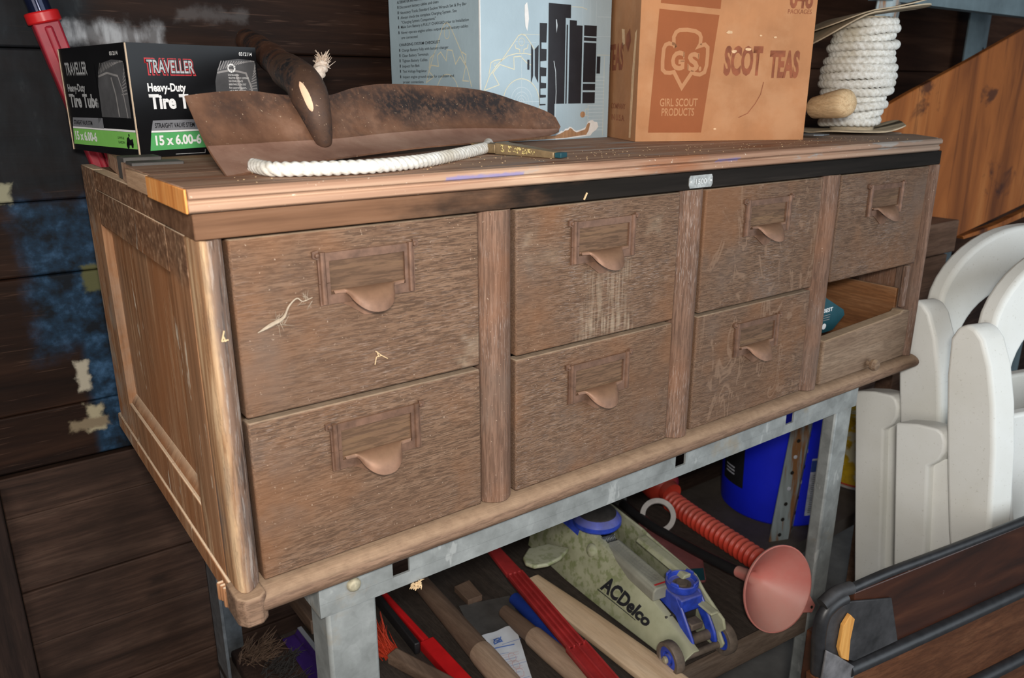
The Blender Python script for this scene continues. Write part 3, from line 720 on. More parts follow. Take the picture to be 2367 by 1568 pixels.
b = MB(); b.prism([(.0565, .052), (.52, .052), (.952, .018), (.952, .032), (1.0, .032), (1.0, .30), (1.06, .30), (1.06, .50), (.0565, .50)], (0, 0, SZ - .012), (1, 0, 0), (0, 1, 0), (0, 0, .012)); b.build('shelf', 'shelf_rub', bench, bevel=.001)
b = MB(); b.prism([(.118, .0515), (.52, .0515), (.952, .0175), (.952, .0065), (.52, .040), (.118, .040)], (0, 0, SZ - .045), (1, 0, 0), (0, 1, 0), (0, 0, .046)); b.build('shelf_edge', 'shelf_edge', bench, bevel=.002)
# ------------------------------------------------------------------ cartons on the cabinet
def merge(a, p):
    """the printing belongs to the carton's own mesh"""
    k = len(a.data.materials); bm = bmesh.new(); bm.from_mesh(a.data); n0 = len(bm.faces); bm.from_mesh(p.data); bm.faces.ensure_lookup_table()
    for fc in bm.faces[n0:]: fc.material_index += k
    for mt in p.data.materials: a.data.materials.append(mt)
    bm.to_mesh(a.data); bm.free(); me = p.data; bpy.data.objects.remove(p); bpy.data.meshes.remove(me)
    a.data.set_sharp_from_angle(angle=math.radians(35))
def carton_frame(x, y, th):
    c, s_ = math.cos(th), math.sin(th); return E(x, y, ZT + .0005), E(c, s_, 0), E(-s_, c, 0)
UP = E(0, 0, 1); LF = .0003
def carton_box(b, o, e1, ey, wd, d, h, rnd=.003, m=0):
    p = [o, o + e1 * wd, o + e1 * wd + ey * d, o + ey * d]; b.hexa(p + [q + UP * h for q in p], m)
def circ(cx, cy, rx, ry=None, n=40, a0=0, a1=360): 
    ry = ry or rx; return [(cx + rx * math.cos(math.radians(a0 + (a1 - a0) * k / n)), cy + ry * math.sin(math.radians(a0 + (a1 - a0) * k / n))) for k in range(n + (0 if a1 - a0 == 360 else 1))]
# tyre tube carton
o, e1, ey = carton_frame(.0086, .3135, .1793); wd, dp, ht = .152, .205, .1205
tub = thing('tube_carton', 'glossy black tyre tube carton with green size bands at the left end of the cabinet', 'box', o)
b = MB(); carton_box(b, o, e1, ey, wd, dp, ht)
car = b.build('carton', ['bk_gloss'], tub, bevel=.0012)
TUBM = ['white_ink', 'silver_ink', 'red_ink', 'green', 'grey_ink', 'bk_gloss', 'tyre_ink', 'tyre_ink2', 'green_l', 'dim_ink', 'card_edge']
def tyre(b, O, a1, k, x0, y0, x1, y1, m=6, m2=7):
    """printed picture of a tyre inside x0..x1,y0..y1"""
    W2, H2 = x1 - x0, y1 - y0; f_ = lambda q: [(x0 + W2 * x, y0 + H2 * y) for x, y in q]
    b.flat(f_([(0, .0), (.02, .55), (.10, .80), (.30, .96), (.60, 1.), (.90, .98), (1, .93), (1, 0)]), O, a1, UP, m)
    for q in range(14):
        t0 = .10 + .06 * q; b.line(f_([(t0, .76 + .016 * q), (t0 + .10, .955)]), .0011, O + k, a1, UP, m2)
    b.line(f_([(.08, .72), (.4, .78), (.75, .72), (.85, .45), (.9, .0)]), .0022, O + k, a1, UP, m2)
    b.line(f_([(.62, .02), (.60, .4), (.52, .70)]), .0030, O + k, a1, UP, m2)
    for q in range(9): b.line(f_([(.80 + .02 * q, .40 + .05 * q), (.99, .42 + .06 * q)]), .0010, O + k, a1, UP, m2)
def recycle(b, cx, cy, r_, O, a1, m):
    for a in (90, 210, 330):
        pts = [(cx + r_ * math.cos(math.radians(a + d)), cy + r_ * math.sin(math.radians(a + d))) for d in (-42, -15, 15, 40)]
        b.line(pts, r_ * .42, O, a1, UP, m)
        px_, py_ = cx + r_ * math.cos(math.radians(a + 46)), cy + r_ * math.sin(math.radians(a + 46)); dx, dy = -math.sin(math.radians(a + 46)), math.cos(math.radians(a + 46))
        b.flat([(px_ + dy * r_ * .4, py_ - dx * r_ * .4), (px_ + dx * r_ * .55, py_ + dy * r_ * .55), (px_ - dy * r_ * .4, py_ + dx * r_ * .4)], O, a1, UP, m)
def tube_print(O, a1, nn, x0, sc, left=False):
    b = MB(); O1 = O + nn * LF; O2 = O + nn * LF * 1.6; O3 = O + nn * LF * 2.2; k = nn * LF * .6
    X = lambda v: x0 + v * sc
    wm = 1 if left else 0
    # logo: red keyline, silver letters with dark drop
    if not left: b.text('TRAVELLER', X(.0020), .0890, .0150, O1, a1, UP, 2, width=.0570, bold=.085)
    b.text('TRAVELLER', X(.0033), .0895, .0142, O2, a1, UP, 5 if not left else 9, width=.0545 * sc, bold=.050)
    b.text('TRAVELLER', X(.0042), .0900, .0135, O3, a1, UP, 1, width=.0527 * sc, bold=.014)
    b.text('Heavy-Duty', X(.002), .0705, .0085, O1, a1, UP, wm, width=.043 * sc, bold=.030)
    b.text('Tire Tube', X(.002), .0525, .0145, O1, a1, UP, wm, width=.0700 * sc, bold=.040)
    xe = x0 + (.135 if not left else .192)
    b.flat([(X(.0), .0285), (X(.003), .0395), (xe - (0 if not left else .09), .0405), (xe - (0 if not left else .09), .0285)], O1, a1, UP, 4)
    b.text('STRAIGHT VALVE STEM', X(.0045), .0315, .0050, O2, a1, UP, 5, width=.0455 * sc, bold=.018)
    b.flat([(X(-.0005), .0265), (X(.0), .0285), (xe, .0295), (xe, .0272)], O1, a1, UP, 0)
    b.flat([(X(-.004), .0070), (X(-.0005), .0262), (xe, .0270), (xe, .0090)], O1, a1, UP, 8 if left else 3)
    b.text('15 x 6.00-6', X(.003), .0130, .0100, O2, a1, UP, 0, width=.0530 * sc, bold=.035)
    return b, O1, O2, k, X
nF = e1.cross(UP)
b, O1, O2, k, X = tube_print(o, e1, nF, .016, 1.0)
tyre(b, O1, e1, k, .096, .050, .150, .107)
recycle(b, .1185, .0965, .0042, O2 + k, e1, 0)
for i, s_ in enumerate(('Distributed by:', 'TRACTOR SUPPLY COMPANY', '200 POWELL PLACE', 'BRENTWOOD, TN 37027', 'For customer support,', 'call 1-888-376-9601', 'www.TractorSupply.com')):
    b.text(s_, .1135, .0880 - .0036 * i, .0021, O2 + k, e1, UP, 0, width=(.014, .026, .018, .022, .022, .021, .022)[i])
b.text('0312114', .130, .1105, .0040, O1, e1, UP, 0, width=.0165, bold=.015)
b.line([(.075, .030), (.082, .030), (.082, .038), (.075, .038)], .0006, O2, e1, UP, 5, closed=True)
b.line([(.075, .032), (.0815, .0375)], .0007, O2, e1, UP, 5)
b.line([(.040, .002), (.075, .002), (.0755, .006)], .0006, O1, e1, UP, 1)
merge(car, b.build('print', TUBM, car, recalc=False))
a1 = -ey; nL = a1.cross(UP); OL = o + ey * dp
b, O1, O2, k, X = tube_print(OL, a1, nL, .010, 1.35, True)
tyre(b, O1, a1, k, .112, .042, .196, .104)
b.flat([(.097, .034), (.110, .101), (.112, .042)], O1, a1, UP, 5)
b.text('0312114', .160, .1085, .0040, O1, a1, UP, 0, width=.023, bold=.015)
b.text('LAWN &', .150, .0185, .0030, O2, a1, UP, 5, width=.018); b.text('GARDEN', .150, .0135, .0030, O2, a1, UP, 5, width=.019)
b.flat([(.173, .012), (.176, .020), (.181, .022), (.185, .0185), (.192, .020), (.193, .013)], O2, a1, UP, 5)
for cx, rr in ((.177, .0040), (.189, .0030)): b.flat(circ(cx, .0125, rr, n=14), O2, a1, UP, 5)
b.flat(circ(.183, .0235, .0018, n=10), O2, a1, UP, 5)
b.line([(.2035, .003), (.2035, .118)], .0008, O2, a1, UP, 1)
merge(car, b.build('print', TUBM, car, recalc=False))
for p0 in (o - e1 * .0009 - ey * .0009, o + ey * (dp - .0005) - e1 * .0008):
    b = MB(); q = [p0, p0 + e1 * .0014, p0 + e1 * .0014 + ey * .0014, p0 + ey * .0014]; b.hexa(q + [z + UP * .120 for z in q]); b.build('carton_edge', 'card_edge', tub)

# pale blue alternator carton
AF = [[(0.0057, 0.0712), (0.0155, 0.091), (0.0283, 0.1043), (0.0401, 0.1148), (0.061, 0.138), (0.067, 0.145), (0.073, 0.1474), (0.0802, 0.146), (0.0874, 0.1389), (0.0972, 0.1278)], [(0.0146, 0.0925), (0.0182, 0.1082), (0.0245, 0.1112), (0.0362, 0.1132)], [(0.0352, 0.1103), (0.048, 0.1179), (0.064, 0.1215), (0.0803, 0.1219), (0.0948, 0.1202)], [(0.0949, 0.107), (0.0866, 0.1068), (0.0711, 0.118), (0.059, 0.1167), (0.0596, 0.1001), (0.0338, 0.1062), (0.0214, 0.0947), (0.0324, 0.0791), (0.0076, 0.0717)], [(0.061, 0.1336), (0.0624, 0.1285), (0.0697, 0.127), (0.0701, 0.1228)], [(0.0853, 0.1344), (0.0839, 0.1292), (0.0772, 0.1272), (0.0772, 0.123)]]
AL = [[(-0.1368, 0.0817), (-0.1281, 0.1005), (-0.1119, 0.1248), (-0.0901, 0.1569), (-0.0856, 0.1619), (-0.0785, 0.1639), (-0.0731, 0.1611), (-0.0678, 0.1557), (-0.0446, 0.1239), (-0.0294, 0.0986), (-0.0208, 0.0764)], [(-0.1279, 0.1036), (-0.1241, 0.1175), (-0.1119, 0.1233)], [(-0.0446, 0.1239), (-0.0327, 0.1192), (-0.0344, 0.1061)], [(-0.1351, 0.0833), (-0.1167, 0.0909), (-0.1282, 0.0989), (-0.1217, 0.1074), (-0.1027, 0.1054), (-0.1048, 0.1208), (-0.0959, 0.125), (-0.0822, 0.1125), (-0.0787, 0.1274), (-0.0663, 0.1262), (-0.0587, 0.1074), (-0.0475, 0.1174), (-0.034, 0.1046), (-0.0418, 0.0847), (-0.0271, 0.0839)]]
JAG = [(0.1068, 0.164), (0.1209, 0.1642), (0.1198, 0.1378), (0.1103, 0.1377), (0.1104, 0.1292), (0.1204, 0.129), (0.1202, 0.1131), (0.1085, 0.1118), (0.1087, 0.1039), (0.1204, 0.1032), (0.12, 0.0914), (0.1099, 0.0913), (0.11, 0.0825), (0.1203, 0.0818), (0.1202, 0.0746), (0.1091, 0.0742), (0.1092, 0.0655), (0.12, 0.065), (0.12, 0.0616), (0.1082, 0.0611), (0.1083, 0.0526), (0.1195, 0.0525), (0.1195, 0.0506), (0.1074, 0.0502)]
o, e1, ey = carton_frame(.455, .300, .048); wd, dp, ht = .252, .238, .30
alt = thing('parts_carton', 'pale blue car part carton with a black silhouette and a torn lower edge', 'box', o)
b = MB(); carton_box(b, o, e1, ey, wd, dp, ht); car = b.build('carton', ['blue_card'], alt, bevel=.0012)
nF = e1.cross(UP); O1 = o + nF * LF; O2 = o + nF * LF * 1.6; O3 = o + nF * LF * 2.2
b = MB(); AM = ['bk_ink', 'cream_ink', 'white_line', 'blue_card', 'torn', 'torn_white']
for pl in AF: b.line(pl, .0013, O1, e1, UP, 1)
b.line(circ(.0731, .1372, .0052, n=20), .0007, O1, e1, UP, 1, True); b.line(circ(.0252, .1057, .0024, n=14), .0006, O1, e1, UP, 1, True)
b.line(circ(.0734, .0530, .0345, n=48), .0012, O1, e1, UP, 1, True)
for rr in (.020, .0135, .0085, .0042): b.line(circ(.0734, .0560, rr, n=36), .0007, O1, e1, UP, 2, True)
b.line([(.0734, .145), (.0734, .04)], .0005, O1, e1, UP, 2); b.line([(.062, .1372), (.10, .1372)], .0004, O1, e1, UP, 2); b.line([(.045, .056), (.107, .056)], .0005, O1, e1, UP, 2)
for x0, y0, x1, y1 in ((.1236, .0525, .1570, .1915), (.1570, .1730, .1672, .1915), (.1236, .022, .1372, .0525), (.1592, .0525, .1618, .1640), (.1652, .0525, .1795, .1705), (.1795, .0525, .1915, .1640), (.1948, .0525, .2212, .0690), (.1948, .0718, .2212, .0812), (.1948, .0835, .2212, .1405), (.1948, .1430, .2212, .1480), (.1948, .1500, .2212, .1650), (.2232, .0965, .2308, .1215), (.0840, .1000, .0878, .1136)):
    b.rect(x0, y0, x1, y1, O2, e1, UP, 0)
b.flat(JAG, O2, e1, UP, 0)
b.flat([(.0909, .1346), (.0947, .1265), (.0951, .0919), (.091, .0812)], O2, e1, UP, 0); b.flat([(.0978, .1281), (.1051, .1343), (.1047, .082), (.0982, .0919)], O2, e1, UP, 0)
b.line([(.1345, .113), (.1385, .098), (.1400, .070), (.1385, .022)], .0011, O3, e1, UP, 2)
for y_ in [.012 + .0053 * q for q in range(16)]: b.line([(.208, y_), (.2415, y_)], .0005, O1, e1, UP, 2)
b.line([(.208, .006), (.2075, .050)], .0006, O1, e1, UP, 1); b.line([(.2245, .1236), (.2515, .1240)], .0006, O1, e1, UP, 1); b.line([(.2395, .122), (.2410, .003)], .0006, O1, e1, UP, 1)
b.line([(.208, .044), (.202, .044), (.202, .034), (.208, .034)], .0006, O1, e1, UP, 1)
for xx in (.1915, .2065, .2195): b.line([(xx, .158), (xx, .20)], .0004, O1, e1, UP, 2)
b.line([(.0731, .1475), (.107, .148)], .0005, O1, e1, UP, 1); b.line([(.168, .189), (.19, .1895), (.20, .187)], .0008, O1, e1, UP, 1)
for y_ in (.204, .178, .15): b.line([(.222, y_), (.2515, y_ + .001)], .0004, O1, e1, UP, 2)
random.seed(3)
tw = [(.1405, .0005), (.1405, .007), (.148, .0105), (.152, .013), (.156, .0118), (.160, .0155), (.165, .0158), (.169, .0185), (.174, .0172), (.178, .0142), (.183, .0118), (.188, .0128), (.193, .0135), (.198, .0150), (.203, .0168), (.207, .0238), (.212, .0268), (.218, .0272), (.222, .0245), (.228, .0240), (.231, .0170), (.226, .0120), (.219, .0085), (.214, .0040), (.19, .0022), (.16, .001)]
b.flat(tw, O2, e1, UP, 5)
td = [(.05, .0003), (.052, .005), (.10, .0062), (.1405, .0062), (.150, .0088), (.155, .0105), (.160, .0130), (.166, .0135), (.170, .0165), (.174, .0150), (.178, .0118), (.184, .0095), (.190, .0108), (.197, .0125), (.202, .0135), (.2055, .0205), (.209, .0235), (.2125, .0225), (.2095, .0115), (.2045, .0052), (.19, .0045), (.16, .002)]
b.flat(td, O3, e1, UP, 4)
b.flat(circ(.196, .036, .0055, .0048, n=9), O2, e1, UP, 4)
b.flat([(.0785, .186), (.083, .190), (.0855, .178), (.0865, .168), (.0835, .152), (.080, .158), (.0785, .172)], O2, e1, UP, 5)
b.flat([(.1375, .1705), (.139, .170), (.1408, .162), (.1390, .152), (.1385, .160)], O3, e1, UP, 2)
merge(car, b.build('print', AM, car, recalc=False))
a1 = -ey; nL = a1.cross(UP); O1 = o + nL * LF; O2 = o + nL * LF * 1.6
b = MB()
for pl in AL: b.line(pl, .0015, O1, a1, UP, 1)
b.line(circ(-.079, .1497, .0065, .0075, 24), .0011, O1, a1, UP, 1, True)
b.line(circ(-.0808, .060, .0300, .034, 40), .0012, O1, a1, UP, 1, True); b.line(circ(-.0808, .060, .013, .016, 30), .0007, O1, a1, UP, 2, True)
tx = [('ALTERNATOR INSTALLATION', -.2119, .2009, -.137, 1), ('Disconnect battery cables and clean', -.2050, .1935, -.0980, 0), ('Necessary Tools: Standard Socket Wrench Set & Pry Bar', -.2045, .1857, -.0293, 0), ('Always check the complete Charging System. See', -.2030, .1785, -.0532, 0), ('"Charging System Components"', -.2012, .1718, -.1063, 0), ('Make Sure Battery is FULLY CHARGED prior to Installation', -.2030, .1651, -.0247, 0), ('Never operate engine unless output and all battery cables', -.2030, .1571, -.0263, 0), ('are connected', -.2030, .1497, -.1570, 0), ('CHARGING SYSTEM CHECKLIST', -.2104, .1395, -.0965, 1), ('Charge Battery Fully with battery charger', -.2030, .1314, -.0756, 0), ('Clean Battery Terminals', -.2030, .1236, -.1282, 0), ('Tighten Battery Cables', -.2030, .1159, -.1317, 0), ('Inspect Fan Belt', -.2030, .1081, -.1536, 0), ('Test Voltage Regulator', -.2030, .1004, -.1342, 0), ('Inspect engine ground straps for condition and', -.2030, .0922, -.0634, 0), ('proper connections', -.2030, .0847, -.1442, 0)]
for i, (s_, x0, y0, x1, bd) in enumerate(tx):
    b.text(s_, x0, y0 - .0022, .0039, O2, a1, UP, 0, width=x1 - x0, bold=.012 if bd else .002)
    if i not in (0, 4, 7, 8, 15): b.rect(-.2110, y0 - .002, -.2085, y0 + .0022, O2, a1, UP, 0)
merge(car, b.build('print', AM, car, recalc=False))
b = MB(); p0 = o - e1 * .0006 - ey * .0006; q = [p0, p0 + e1 * .0014, p0 + e1 * .0014 + ey * .0022, p0 + ey * .0022]; b.hexa(q + [z + UP * .30 for z in q]); b.build('worn_edge', 'torn_white', car)

# tan tea/cookie carton
o, e1, ey = carton_frame(.659, .2004, -.4556); wd, dp, ht = .2655, .175, .30
gs = thing('cookie_carton', 'tan cardboard carton printed in red brown with a trefoil badge', 'box', o)
b = MB(); carton_box(b, o, e1, ey, wd, dp, ht); car = b.build('carton', ['kraft'], gs, bevel=.004, seg=3)
nF = e1.cross(UP); O1 = o + nF * LF; O2 = o + nF * LF * 1.6; O3 = o + nF * LF * 2.2
GM = ['kraft_ink', 'kraft_light', 'kraft_ink2', 'kraft_edge', 'torn_white']
b = MB()
b.flat([(.0190, .0125), (.1010, .0120), (.1165, .1735), (.0270, .1805)], O1, e1, UP, 0); b.flat([(.0285, .1880), (.1175, .1815), (.1185, .215), (.0300, .215)], O1, e1, UP, 0)
TREF = [(0.0531, 0.1303), (0.05, 0.1347), (0.0493, 0.145), (0.0525, 0.1516), (0.0577, 0.1547), (0.0701, 0.1552), (0.0826, 0.1534), (0.0895, 0.1498), (0.092, 0.1447), (0.0914, 0.1351), (0.0876, 0.1306), (0.0924, 0.1333), (0.099, 0.1349), (0.1038, 0.1307), (0.1043, 0.1203), (0.1038, 0.1053), (0.1012, 0.0955), (0.0939, 0.092), (0.0862, 0.0932), (0.0813, 0.0954), (0.0665, 0.0734), (0.0525, 0.0958), (0.0467, 0.0943), (0.0392, 0.0948), (0.0345, 0.099), (0.0338, 0.1109), (0.0347, 0.1287), (0.0372, 0.1339), (0.0425, 0.1361), (0.05, 0.1344)]
cx, cy = .0690, .117
b.line([(cx + (x - cx) * .955, cy + (y - cy) * .955) for x, y in TREF], .0054, O2, e1, UP, 1, closed=True)
b.text('G', .0480, .1005, .0240, O2, e1, UP, 1, width=.0205, bold=.045)
b.text('S', .0730, .0990, .0235, O2, e1, UP, 1, width=.0175, bold=.045); b.rect(.0660, .1150, .0678, .1235, O2, e1, UP, 1); b.rect(.0735, .0995, .0752, .1070, O2, e1, UP, 1); b.rect(.0885, .1150, .0902, .1225, O2, e1, UP, 1); b.text('.', .0905, .0995, .0215, O2, e1, UP, 1, width=.0042, bold=.05)
for x_, y_ in ((.0620, .1105),): b.rect(x_, y_, x_ + .006, y_ + .0018, O2, e1, UP, 1)
b.text('GIRL SCOUT', .0345, .0495, .0108, O2, e1, UP, 1, width=.058, bold=.018); b.text('PRODUCTS', .0380, .0362, .0105, O2, e1, UP, 1, width=.050, bold=.018)
b.text('SCOT', .1290, .0945, .0365, O1, e1, UP, 2, width=.059, bold=.045); b.text('TEAS', .1995, .0910, .0345, O1, e1, UP, 2, width=.0475, bold=.045)
b.text('648', .2225, .1855, .0290, O1, e1, UP, 2, width=.036, bold=.03); b.text('PACKAGES', .2210, .1770, .0060, O1, e1, UP, 2, width=.037)
for q in ((.134, .151, .006), (.205, .145, .003), (.182, .147, .0025), (.143, .125, .005), (.165, .128, .006), (.122, .017, .003)): b.flat([(q[0] + q[2] * random.uniform(.6, 1) * math.cos(a), q[1] + q[2] * .5 * random.uniform(.6, 1) * math.sin(a)) for a in [k * 2 * math.pi / 9 for k in range(9)]], O3, e1, UP, 3)
b.line([(.193, .083), (.190, .066), (.183, .053), (.172, .039), (.158, .033)], .0010, O2, e1, UP, 2)
merge(car, b.build('print', GM, car, recalc=False))
a1 = -ey; nL = a1.cross(UP); O1 = o + nL * LF; O2 = o + nL * 2 * LF
b = MB()
b.text('TEAS', -.150, .1030, .036, O1, a1, UP, 2, width=.078, bold=.035)
b.text('COMPANY', -.125, .0445, .0080, O1, a1, UP, 2, width=.073, bold=.006); b.text('IN U.S.A.', -.122, .0270, .0090, O1, a1, UP, 2, width=.068, bold=.006)
b.flat([(-.03, .004), (-.021, .004), (-.016, .10), (-.012, .155), (-.020, .15), (-.028, .09)], O1, a1, UP, 3)
b.flat([(-.060, .150), (-.045, .158), (-.038, .140), (-.050, .125), (-.062, .138)], O1, a1, UP, 2); b.flat([(-.085, .160), (-.070, .158), (-.066, .138), (-.078, .135)], O1, a1, UP, 3)
merge(car, b.build('print', GM, car, recalc=False))

# ------------------------------------------------------------------ steel scoop blade with socket and handle
bl_pts_b = [(525, 407), (610, 391), (696, 377), (830, 358), (966, 341), (1080, 331), (1194, 321), (1262, 313), (1291, 303)]
mid_px = [(482, 345), (590, 340), (690, 333), (800, 326), (930, 314), (1050, 305), (1170, 303), (1250, 303), (1293, 298)]
top_px = [(428, 221), (505, 212), (580, 210), (652, 219), (751, 221), (822, 202), (907, 194), (1097, 206), (1203, 236), (1255, 254), (1280, 267), (1294, 285), (1296, 293)]
def samp(tab, t):
    n = len(tab) - 1; x = t * n; i = min(n - 1, int(x)); f_ = x - i
    p = [tab[max(0, i - 1)], tab[i], tab[i + 1], tab[min(n, i + 2)]]
    return tuple(.5 * (2 * p[1][k] + (p[2][k] - p[0][k]) * f_ + (2 * p[0][k] - 5 * p[1][k] + 4 * p[2][k] - p[3][k]) * f_ ** 2 + (3 * p[1][k] - p[0][k] - 3 * p[2][k] + p[3][k]) * f_ ** 3) for k in (0, 1))
def by_u(tab, u_):
    for i in range(len(tab) - 1):
        if u_ <= tab[i + 1][0] or i == len(tab) - 2:
            t = (u_ - tab[i][0]) / (tab[i + 1][0] - tab[i][0]); t = max(0, min(1, t)); return samp(tab, (i + t) / (len(tab) - 1))
NS = 64; grid = []
for i in range(NS + 1):
    s_ = i / NS; ub = lerp(525, 1291, s_ ** .92); um = lerp(482, 1293, s_ ** .92); ut = lerp(428, 1296, s_ ** .92)
    pb, pm, pt = by_u(bl_pts_b, ub), by_u(mid_px, um), by_u(top_px, ut)
    sx = (ub - 525) / 766.; yb = .056 + .18 * sx; close = min(1, (1 - sx) / .35) ** .7
    B_, M__, T_ = at(*pb, y=yb), at(*pm, y=yb + .010 + .040 * close), at(*pt, y=yb + .014 + .066 * close)
    bump = math.exp(-((um - 735) / 60.) ** 2)
    col_ = []
    for j in range(17):
        t = j / 16
        k_ = .34; w_ = .16
        lo_, hi_ = (lambda v: B_.lerp(M__, v / k_)), (lambda v: M__.lerp(T_, (v - k_) / (1 - k_)))
        if t < k_ - w_: q = lo_(t)
        elif t > k_ + w_: q = hi_(t)
        else:
            f_ = (t - k_ + w_) / (2 * w_); q = lo_(k_ - w_) * (1 - f_) ** 2 + M__ * 2 * f_ * (1 - f_) + hi_(k_ + w_) * f_ * f_
        if t > .3: q = q - E(.2, .97, 0) * (.013 * bump * min(1, (t - .3) / .25))
        col_.append(q)
    grid.append(col_)
blade_root = E(*BLO)
shv = thing('shovel', 'rusty curved steel shovel blade with a black socket lying across the board', 'shovel', blade_root)
b = MB(); b.sheet(grid, -.0018, 0, lambda i, j: 1 if j < 6 else 0); b.build('blade', ['rust', 'rust_lip'], shv, recalc=True, sharp=60)
hp = smooth_path([at(752, 338, y=.152), at(743, 305, y=.151), at(731, 265, y=.153), at(717, 225, y=.160), at(697, 188, y=.185), at(664, 164, y=.250)], 8)
nh = len(hp); rad = [.0060 + .0135 * min(1, (i / nh) / .6) ** .8 for i in range(nh)]
b = MB(); b.tube(hp, rad, 20); sock = b.build('socket', 'socket', shv, sharp=60)
hp2 = smooth_path([at(667, 166.5, y=.245), at(636, 140, y=.34), at(603, 115, y=.44), at(572, 94, y=.54)], 8)
b = MB(); b.tube(hp2, [lerp(.0180, .0160, i / len(hp2)) + .0008 * math.sin(i * .8) for i in range(len(hp2))], 20); b.build('handle', 'shaft', shv, sharp=60)
b = MB(); sl = []
for q, k in enumerate(range(int(nh * .42), int(nh * .67))):
    n__ = int(nh * .67) - int(nh * .42); t = q / (n__ - 1); tc = (CAM - hp[k]); tg = (hp[k + 1] - hp[k - 1]).normalized(); tc = (tc - tg * tc.dot(tg)).normalized(); sd_ = tg.cross(tc); tc = (tc - sd_ * .18).normalized(); sd_ = tg.cross(tc)
    hw_ = 0.0006 + .0030 * math.sin(math.pi * t) ** .6; p = hp[k] + tc * (rad[k] + .0008)
    sl.append([p - sd_ * hw_ - tc * .0008, p, p + sd_ * hw_ - tc * .0008])
b.sheet(sl, .0006); b.build('bare_wood_slot', 'pale_wood', sock)

# ropes
def twisted(path, r_, name, mat, label, cat, taper=None, n=None, lay=None, seg=18):
    L = sum((path[i + 1] - path[i]).length for i in range(len(path) - 1)); lay = lay or r_ * 5.5
    P2 = []; step = r_ * .22; acc = 0.
    for i in range(len(path) - 1):
        m_ = max(1, int((path[i + 1] - path[i]).length / step))
        for k in range(m_): P2.append(path[i].lerp(path[i + 1], k / m_))
    P2.append(path[-1]); nn = len(P2); rr = [r_ * (taper(i / nn) if taper else 1) for i in range(nn)]
    b = MB(); b.tube(P2, rr, seg, lobes=3, twist=2 * math.pi / (lay * 1.0), depth=.30)
    return tag(b.build(name, mat, sharp=80), label, cat)
pp = [at(u_, v_, z=ZT) + UP * .0069 for u_, v_ in ((660, 410), (738, 408.5), (800, 406), (870, 402), (966, 391), (1040, 376), (1110, 359))]
pp = [pp[0] + E(-.010, .050, 0), pp[0] + E(-.010, .014, 0)] + pp + [pp[-1] + E(.03, .030, 0), pp[-1] + E(.07, .085, 0)]
twisted(smooth_path(pp, 12), .0067, 'rope', 'rope', 'thick white twisted rope lying on the board under the shovel blade', 'rope', lay=.024)
rp = smooth_path([E(.13, .30, ZT + .009), E(.20, .285, ZT + .009), at(733, 214, y=.27), at(728, 196, y=.27), at(735, 172, y=.272), at(745, 150, y=.28)], 10)
ro = twisted(rp, .0085, 'rope_end', 'rope_tan', 'short soiled rope end with a frayed tip sticking up behind the shovel socket', 'rope', lay=.028)
def hairs(b, base, d, L, r_, n, spread=.3, pos=.004, m=0, bend=0.):
    base, d = Vector(base), Vector(d).normalized()
    for _ in range(n):
        p = base + Vector([random.uniform(-1, 1) for _ in range(3)]) * pos
        dd = (d + Vector([random.uniform(-1, 1) for _ in range(3)]) * spread).normalized(); l_ = L * random.uniform(.6, 1)
        q = p + dd * l_ * .55; e_ = p + dd * l_ + Vector([random.uniform(-1, 1) for _ in range(3)]) * bend * L
        b.tube([p, q, e_], [r_, r_ * .8, r_ * .25], 4, m)
b = MB(); random.seed(5); hairs(b, at(746, 150, y=.28), (.3, 0, 1), .014, .0007, 110, .9, .005, 0, .3); b.build('frayed_tip', 'rope_tan', ro)

# old flat tool with yellow flecks
tl = thing('scraper', 'small flat brass coloured tool with yellow flecks and a teal tip beside the torn carton', 'tool', E(.37, .07, ZT))
nx, ny = at(1144, 357, z=ZT + .0005), at(1279, 366.5, z=ZT + .0005)
dv = (nx - ny); wv = E(.0215, .0085, 0)
b = MB(); p = [ny, ny + wv * .75, nx + wv, nx]
b.hexa(p + [p[0] + UP * .0068, p[1] + UP * .0068, p[2] + UP * .0135, p[3] + UP * .0135])
far = nx + dv * .45; p = [nx, nx + wv, far + wv, far]; b.hexa([v + UP * .001 for v in p] + [v + UP * .0115 for v in p])
bd = b.build('body', 'brass', tl, bevel=.0008)
b = MB(); q = ny + wv * .12; q2 = q - dv.normalized() * .009; p = [q2, q2 + wv * .62, q + wv * .62, q]; b.hexa([v + UP * .0006 for v in p] + [v + UP * .0062 for v in p]); b.build('tip', 'teal', tl, bevel=.0006)
b = MB(); random.seed(11); e1_ = (ny - nx).normalized(); nn = e1_.cross(UP)
for k in range(70):
    t = random.random() ** .8; x_ = .006 + t * .055; y_ = random.uniform(.003, .0115 - .004 * t); s_ = random.uniform(.0004, .0016)
    if x_ < dv.length * .92: b.flat([(x_ + s_ * random.uniform(.4, 1) * math.cos(a), y_ + s_ * random.uniform(.4, 1) * math.sin(a)) for a in [q * 2 * math.pi / 6 for q in range(6)]], nx + nn * .0002, e1_, UP)
b.build('paint_flecks', 'yellow_fleck', bd, recalc=False)

